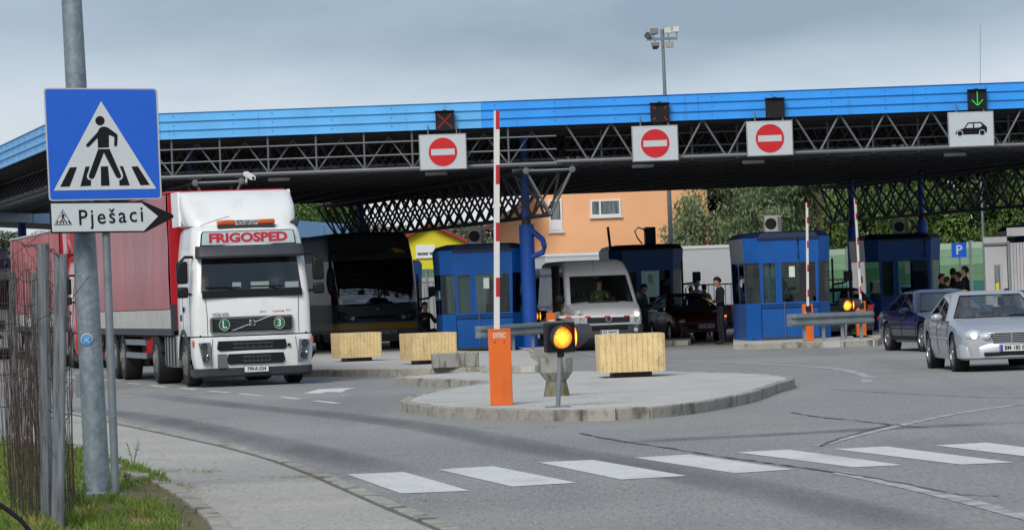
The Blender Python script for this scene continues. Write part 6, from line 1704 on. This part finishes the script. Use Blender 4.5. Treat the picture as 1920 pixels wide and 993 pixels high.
# lamp posts seen in the distance: slim white pole left of the parking sign
# ------------------------------------------------------------ trees
bark = M('tree_bark', (84, 74, 62), 0.9, var=0.25, scale=5, stretch=(1, 1, .3))
leafs = [M('willow_leaf', (84, 102, 62), 0.6, rgb2=(132, 144, 104), scale=.9), M('green_leaf', (58, 84, 34), 0.6, rgb2=(104, 128, 58), scale=.8), M('dark_leaf', (40, 62, 28), 0.6, rgb2=(76, 100, 48), scale=.8), M('hazed_leaf', (96, 106, 84), 0.7, rgb2=(124, 132, 108), scale=.6)]
def tree_mesh(seed, h, rx, mat, nleaf, droop, leaf, c0=.18):
    g = np.random.default_rng(seed); tr = MB(); r_ = random.Random(seed)
    tr.tube([(0, 0, 0), (.08, .03, h * .25), (-.05, .1, h * .5), (.05, 0, h * .8)], [.17, .14, .1, .04], 8)
    ncl = 46; cl = []
    for i in range(ncl):
        a = r_.uniform(0, 6.28); zf = r_.uniform(c0, 1.0); prof = math.sin(math.pi * (.12 + .8 * (1 - zf)) ) ** .6
        rr = rx * prof * math.sqrt(r_.uniform(.15, 1)); cl.append((rr * math.cos(a), rr * math.sin(a), h * zf * .96, r_.uniform(.35, .8) * rx * .42))
        if i % 3 == 0: tr.tube([(0, 0, h * zf * .55), (rr * .5 * math.cos(a), rr * .5 * math.sin(a), h * zf * .8), (rr * math.cos(a), rr * math.sin(a), h * zf * .95)], [.06, .035, .012], 5)
    per = nleaf // ncl; V = np.zeros((ncl * per, 4, 3))
    for i, (cx_, cy_, cz_, cr_) in enumerate(cl):
        p = g.normal(size=(per, 3)); p /= np.linalg.norm(p, axis=1)[:, None]; p *= (g.random((per, 1)) ** .45) * cr_ * np.array([1.15, 1.15, .85])
        p += np.array([cx_, cy_, cz_]); 
        if droop: p[:, 2] -= g.random(per) ** 2 * cr_ * 1.6
        d = g.normal(size=(per, 3)); d[:, 2] = d[:, 2] * .5 - (1.6 if droop else .2); d /= np.linalg.norm(d, axis=1)[:, None]
        e_ = np.cross(d, g.normal(size=(per, 3))); e_ /= np.linalg.norm(e_, axis=1)[:, None]
        l = leaf * g.uniform(.6, 1.3, (per, 1)); wd = l * (.16 if droop else .34)
        V[i*per:(i+1)*per, 0] = p - d * l * .5; V[i*per:(i+1)*per, 1] = p + e_ * wd; V[i*per:(i+1)*per, 2] = p + d * l * .5; V[i*per:(i+1)*per, 3] = p - e_ * wd
    V[..., 2] = np.maximum(V[..., 2], .05)
    n = len(V); me = bpy.data.meshes.new('crown'); me.vertices.add(n * 4); me.vertices.foreach_set('co', V.reshape(-1)); me.loops.add(n * 4); me.loops.foreach_set('vertex_index', np.arange(n * 4)); me.polygons.add(n)
    me.polygons.foreach_set('loop_start', np.arange(0, n * 4, 4)); me.polygons.foreach_set('loop_total', np.full(n, 4)); me.materials.append(mat); me.update(); me.validate()
    return tr.mesh('trunk', bark), me
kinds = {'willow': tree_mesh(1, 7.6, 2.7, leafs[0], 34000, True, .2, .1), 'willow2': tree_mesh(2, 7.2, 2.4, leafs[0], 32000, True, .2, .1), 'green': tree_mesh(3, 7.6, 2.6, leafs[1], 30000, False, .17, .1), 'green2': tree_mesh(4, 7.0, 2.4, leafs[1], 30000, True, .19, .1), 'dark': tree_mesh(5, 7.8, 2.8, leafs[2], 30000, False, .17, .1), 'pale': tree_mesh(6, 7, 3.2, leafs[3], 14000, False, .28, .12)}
def tree(label, kind, px, Y, s=1.0, group='trees behind the crossing', rz=0.0, name='tree', sz=None):
    t = thing(name, label, 'tree', (XZ(px, Y, 3), Y, 0), rz, group); t.scale = (s, s, sz or s)
    inst('trunk', kinds[kind][0], t); inst('crown', kinds[kind][1], t)
tree('grey green willow right of the orange house, nearest to the house', 'willow', 1376, 136, 1.0, rz=.4, name='willow_tree')
tree('grey green willow above the right blue booth and its air conditioner', 'willow2', 1452, 139, 1.08, rz=2, name='willow_tree')
tree('bright green tree left of the twin blue columns', 'green2', 1545, 137, 1.1, rz=1)
tree('green tree directly behind the left one of the two right columns', 'green', 1620, 141, 1.08, rz=3)
tree('green tree above the dark booth with the right blue column', 'green2', 1700, 138, 1.12, rz=5)
tree('dark leafy tree left of the parking sign', 'dark', 1770, 142, 1.08, rz=.8)
tree('green tree above the parking sign', 'green', 1830, 138, 1.05, rz=4.4)
tree('dark leafy tree behind the grey cabin', 'dark', 1900, 140, 1.1, rz=2.2)
tree('dark leafy tree at the right picture edge', 'green2', 1975, 137, 1.1, rz=2.9)
tree('dark leafy tree right behind the nearest willow', 'dark', 1400, 148, 1.1, rz=.2)
tree('dark leafy tree between the orange house and the willow', 'dark', 1362, 151, 1.0, rz=2.6)
tree('dark leafy tree in the gap behind the willows', 'dark', 1500, 150, 1.12, rz=1.7)
tree('dark leafy tree behind the twin blue columns', 'dark', 1660, 152, 1.15, rz=5.1)
tree('leafy tree deep behind the parking sign', 'green', 1800, 152, 1.2, rz=3.3)
tree('leafy tree deep behind the grey cabin', 'dark', 1945, 152, 1.2, rz=.3)
for i, (px, Y, k, s, lab) in enumerate(((590, 186, 'green', .95, 'green tree left of the coach roof above the blue edged canopy'), (640, 192, 'dark', .9, 'dark tree behind the girder lattice right of the lorry deflector'), (540, 190, 'dark', .95, 'dark tree behind the cab of the white lorry'), (700, 205, 'pale', .85, 'pale tree behind the lattice left of the yellow house'))):
    tree(lab, k, px, Y, s, rz=i * 1.3)
# far trees, haze put into their pale leaf colour
for i, px in enumerate((-30, 30, 95, 860, 905)):
    tree(['pale far tree at the left picture edge', 'pale far tree above the white lorry', 'pale far tree above the red trailer', 'pale far tree right of the yellow house roof', 'pale far tree above the left blue booth'][i], 'pale', px, 300, 1.25 if i < 3 else 1.15, rz=i * 2.1, group='far pale trees')

# ============================================================ PEOPLE
skinm = M('skin', (196, 148, 122), 0.6); hairm = M('dark_hair', (34, 26, 22), 0.7); hairl = M('fair_hair', (150, 112, 70), 0.7)
def cloth(n, c): return M(n, c, 0.85, var=0.1, scale=8)
def person_mesh(pose, mats, lean=0.0):
    """one continuous skinned body; faces get shirt, trousers, skin or shoes from the limb they belong to"""
    J = {'pel': (0, .0, .95, .14, .11), 'waist': (0, 0, 1.08, .14, .105), 'chest': (0, .0, 1.30, .17, .12), 'sh': (0, .01, 1.44, .12, .085), 'neck': (0, .0, 1.52, .055, .055), 'hb': (0, -.01, 1.59, .07, .08), 'hm': (0, -.01, 1.68, .077, .095), 'ht': (0, .0, 1.75, .06, .075), 'nose': (0, -.11, 1.66, .014, .014)}
    for s, n in ((-1, 'l'), (1, 'r')):
        J[n + 'shd'] = (s * .18, .01, 1.42, .065, .065); J[n + 'elb'] = (s * .25, .04, 1.13, .045, .045); J[n + 'wri'] = (s * .23, -.06, .90, .03, .03); J[n + 'pal'] = (s * .225, -.08, .83, .04, .02)
        J[n + 'hip'] = (s * .10, 0, .90, .095, .095); J[n + 'kne'] = (s * .11, -.01, .50, .062, .065); J[n + 'ank'] = (s * .12, .03, .09, .045, .045); J[n + 'toe'] = (s * .13, -.15, .045, .04, .035)
        J[n + 'ear'] = (s * .085, .005, 1.67, .014, .02)
    J.update({k: tuple(v) + tuple(J[k][3:]) for k, v in pose.items()})
    E = [('pel', 'waist'), ('waist', 'chest'), ('chest', 'sh'), ('sh', 'neck'), ('neck', 'hb'), ('hb', 'hm'), ('hm', 'ht'), ('hm', 'nose')]
    for n in 'lr':
        E += [('sh', n + 'shd'), (n + 'shd', n + 'elb'), (n + 'elb', n + 'wri'), (n + 'wri', n + 'pal'), ('pel', n + 'hip'), (n + 'hip', n + 'kne'), (n + 'kne', n + 'ank'), (n + 'ank', n + 'toe'), ('hm', n + 'ear')]
        p = Vector(J[n + 'pal'][:3]); w = Vector(J[n + 'wri'][:3]); d = (p - w).normalized(); sd_ = d.cross(Vector((0, 0, 1) if abs(d.z) < .8 else (0, 1, 0))).normalized()
        for k in range(4):
            q = p + sd_ * (.024 * (k - 1.5)) + d * .03; t_ = q + d * (.045 + .012 * (1 - abs(k - 1.5) / 1.5)) + Vector((0, -.01, -.004))
            J[n + 'f%d' % k] = (*q, .009, .009); J[n + 'g%d' % k] = (*t_, .008, .008); E += [(n + 'pal', n + 'f%d' % k), (n + 'f%d' % k, n + 'g%d' % k)]
        th = p + sd_ * .05 - d * .0; J[n + 'th'] = (*th, .01, .01); E.append((n + 'pal', n + 'th'))
    ks = list(J); me = bpy.data.meshes.new('person_skeleton'); me.from_pydata([J[k][:3] for k in ks], [(ks.index(a), ks.index(b)) for a, b in E], [])
    o = bpy.data.objects.new('person_skeleton', me); COL.objects.link(o); m_ = o.modifiers.new('skin', 'SKIN')
    sv = me.skin_vertices[0].data
    for i, k in enumerate(ks): sv[i].radius = J[k][3:5]; sv[i].use_root = (k == 'pel')
    ss = o.modifiers.new('sub', 'SUBSURF'); ss.levels = 1; ss.render_levels = 1
    bpy.context.view_layer.update(); ev = o.evaluated_get(bpy.context.evaluated_depsgraph_get()); nm = bpy.data.meshes.new_from_object(ev); bpy.data.objects.remove(o)
    cat_ = {}
    for a, b in E:
        c_ = 0
        if 'hb' in (a, b) or 'hm' in (a, b) or 'ht' in (a, b) or a[1:] in ('pal', 'wri') and b[1:] != 'wri' or a[1:2] in 'fg' and len(a) == 3 and a[2:].isdigit() or b[1:] == 'th': c_ = 2
        elif b[1:] in ('hip', 'kne', 'ank') : c_ = 1
        elif b[1:] == 'toe': c_ = 3
        cat_[(a, b)] = c_
    nm.materials.clear()
    for q in mats: nm.materials.append(q)
    segs = [(Vector(J[a][:3]), Vector(J[b][:3]), c_) for (a, b), c_ in cat_.items()]
    for f in nm.polygons:
        best = (9, 0)
        for a, b, c_ in segs:
            ab = b - a; t_ = max(0, min(1, (f.center - a).dot(ab) / max(1e-6, ab.length_squared))); dd = (f.center - a - ab * t_).length
            if dd < best[0]: best = (dd, c_)
        f.material_index = best[1]; f.use_smooth = True
    hd = (Vector(J['hm'][:3]), Vector(J['ht'][:3]))
    return nm, hd
shoe = cloth('black_shoe', (24, 22, 22)); jeans = cloth('dark_trousers', (34, 36, 46)); blackc = cloth('black_jacket', (20, 21, 25)); navyc = cloth('navy_uniform', (20, 24, 36))
def person(label, loc, rz, mats, pose=None, s=1.0, hair=hairm, hood=False, name='person', group=None):
    nm, (hm, ht) = person_mesh(pose or {}, mats)
    t = thing(name, label, 'person', loc, rz, group); t.scale = (s, s, s)
    inst('body', nm, t)
    ax = (ht - hm).normalized()
    hb_ = MB(); n = 14; rings = []
    for q in [k / 6 for k in range(7)]:
        el = rad(-28) + q * rad(117); rings.append([(.085 * math.cos(el) * math.cos(2*math.pi*i/n), .102 * math.cos(el) * math.sin(2*math.pi*i/n) + .012 + (.01 if q < .4 else 0), .11 * math.sin(el) + (.085 if math.sin(2*math.pi*i/n) < -.3 and q < .3 else 0)) for i in range(n)])
    h = hb_.loft(rings).build('hair' if not hood else 'hood', hair, t, angle=60); h.location = hm + ax * .02
    h.rotation_euler = Vector((0, 0, 1)).rotation_difference(ax).to_euler(); h.scale = (1.05, 1.05, 1.05) if not hood else (1.35, 1.3, 1.3)
    for sx in (-1, 1):
        ellipsoid('eye', MAT['ink'], t, (hm.x + sx * .032, hm.y - .085, hm.z + .005), (.011, .008, .007), n=8)
    return t
SIT = lambda dz=0: {'pel': (0, .1, .3 + dz), 'waist': (0, .12, .43 + dz), 'chest': (0, .13, .65 + dz), 'sh': (0, .12, .79 + dz), 'neck': (0, .11, .87 + dz), 'hb': (0, .09, .94 + dz), 'hm': (0, .09, 1.03 + dz), 'ht': (0, .1, 1.1 + dz), 'nose': (0, -.01, 1.01 + dz),
    'lear': (-.085, .1, 1.02 + dz), 'rear': (.085, .1, 1.02 + dz), 'lshd': (-.18, .12, .77 + dz), 'rshd': (.18, .12, .77 + dz), 'lelb': (-.24, -.05, .55 + dz), 'relb': (.24, -.05, .55 + dz), 'lwri': (-.17, -.28, .66 + dz), 'rwri': (.17, -.28, .66 + dz), 'lpal': (-.15, -.35, .68 + dz), 'rpal': (.15, -.35, .68 + dz),
    'lhip': (-.1, .08, .28 + dz), 'rhip': (.1, .08, .28 + dz), 'lkne': (-.13, -.35, .36 + dz), 'rkne': (.13, -.35, .36 + dz), 'lank': (-.13, -.5, .02 + dz), 'rank': (.13, -.5, .02 + dz), 'ltoe': (-.13, -.65, .0 + dz), 'rtoe': (.13, -.65, .0 + dz)}
op = G(1352, 646)
OFF = {'hb': (0, -.05, 1.58), 'hm': (0, -.075, 1.66), 'ht': (0, -.085, 1.735), 'nose': (0, -.175, 1.62), 'neck': (0, -.02, 1.52), 'lear': (-.085, -.06, 1.65), 'rear': (.085, -.06, 1.65), 'lelb': (-.24, -.02, 1.13), 'relb': (.24, -.02, 1.13), 'lwri': (-.12, -.24, 1.18), 'rwri': (.12, -.25, 1.14), 'lpal': (-.08, -.31, 1.21), 'rpal': (.08, -.32, 1.17)}
person('officer in dark uniform standing bent over papers beside the dark red hatchback', (op.x, op.y - .3, 0), rad(-75), [navyc, navyc, skinm, shoe], OFF, 1.03)
boxo('passport', M('passport_cover', (60, 30, 40), .6), None, 0, .12, 0, .02, 0, .16)
pp_ = bpy.data.objects['passport']; tag(pp_, 'small document held by the standing officer', 'document'); pp_.location = (op.x - .37, op.y - .42, 1.19); pp_.rotation_euler = (rad(50), 0, rad(-75))
g = lambda px, Y: (XZ(px, Y, 1.2), Y, 0.0)
person('bystander in bright blue top by the railing, leftmost of three', g(1296, 111), rad(160), [cloth('blue_top', (40, 76, 176)), jeans, skinm, shoe], None, .9, hairl, group='bystanders by the railing')
person('bystander in hooded white patterned jacket by the railing', g(1307, 111.6), rad(190), [cloth('white_patterned_jacket', (190, 204, 222)), jeans, skinm, shoe], None, 1.0, cloth('white_hood', (186, 200, 220)), hood=True, group='bystanders by the railing')
person('bystander in light green top by the railing, rightmost of three', g(1321, 111), rad(170), [cloth('green_top', (142, 186, 110)), jeans, skinm, shoe], None, .93, hairm, group='bystanders by the railing')
for i, (px, Y, s, rz, lab, mt, hr) in enumerate(((1767, 97, .95, 1.2, 'person with reddish hair at the left end of the dark group', blackc, M('reddish_hair', (74, 36, 28), .7)), (1777, 96, .9, 2.0, 'shorter person in black, second from left in the group', blackc, hairm), (1788, 98, 1.03, 2.9, 'tall person in black behind the group, facing away', navyc, hairm), (1797, 96.5, .97, -2.2, 'person with brown hair in the middle of the dark group', blackc, M('brown_hair', (62, 42, 32), .7)), (1810, 95.5, 1.05, -1.9, 'broad person in black jacket at the right end of the group', blackc, hairm))):
    person(lab, g(px, Y), rz, [mt, jeans, skinm, shoe], None, s, hr, group='people waiting behind the saloons')
person('person in dark jacket leaning at the dark booth beside the van', g(1205, 99.5), rad(60), [cloth('grey_jacket', (62, 60, 58)), jeans, skinm, shoe], OFF, .97)
person('seated dark figure left of the leftmost blue booth', g(799, 98), rad(20), [blackc, jeans, skinm, shoe], SIT(.3), 1.0)
def seated(label, veh, lx, ly, lz, mats, hair=hairm, s=1.0):
    m_ = Matrix.Translation(veh.location) @ Matrix.Rotation(veh.rotation_euler.z, 4, 'Z'); p = m_ @ Vector((lx, ly, lz))
    return person(label, p, veh.rotation_euler.z, mats, SIT(), s, hair, group='people seated in vehicles')
seated('driver of the white lorry seen through the windscreen, in pale blue shirt', truck, .66, 1.15, 1.0, [cloth('pale_blue_shirt', (140, 160, 186)), jeans, skinm, shoe])
seated('passenger of the white lorry seen through the windscreen, in bright blue', truck, -.72, 1.1, 1.0, [cloth('bright_blue_shirt', (40, 120, 196)), jeans, skinm, shoe], hairl)
seated('front seat person of the silver saloon on the left of the windscreen', merc, -.36, 2.3, .22, [cloth('grey_shirt', (120, 112, 110)), jeans, skinm, shoe], hairl, .98)
seated('front seat person of the silver saloon on the right of the windscreen', merc, .36, 2.3, .22, [cloth('dark_shirt', (70, 64, 70)), jeans, skinm, shoe], hairm, .98)
seated('van driver in a green safety vest', van, .1, 1.75, .75, [cloth('green_safety_vest', (62, 80, 34)), jeans, skinm, shoe])
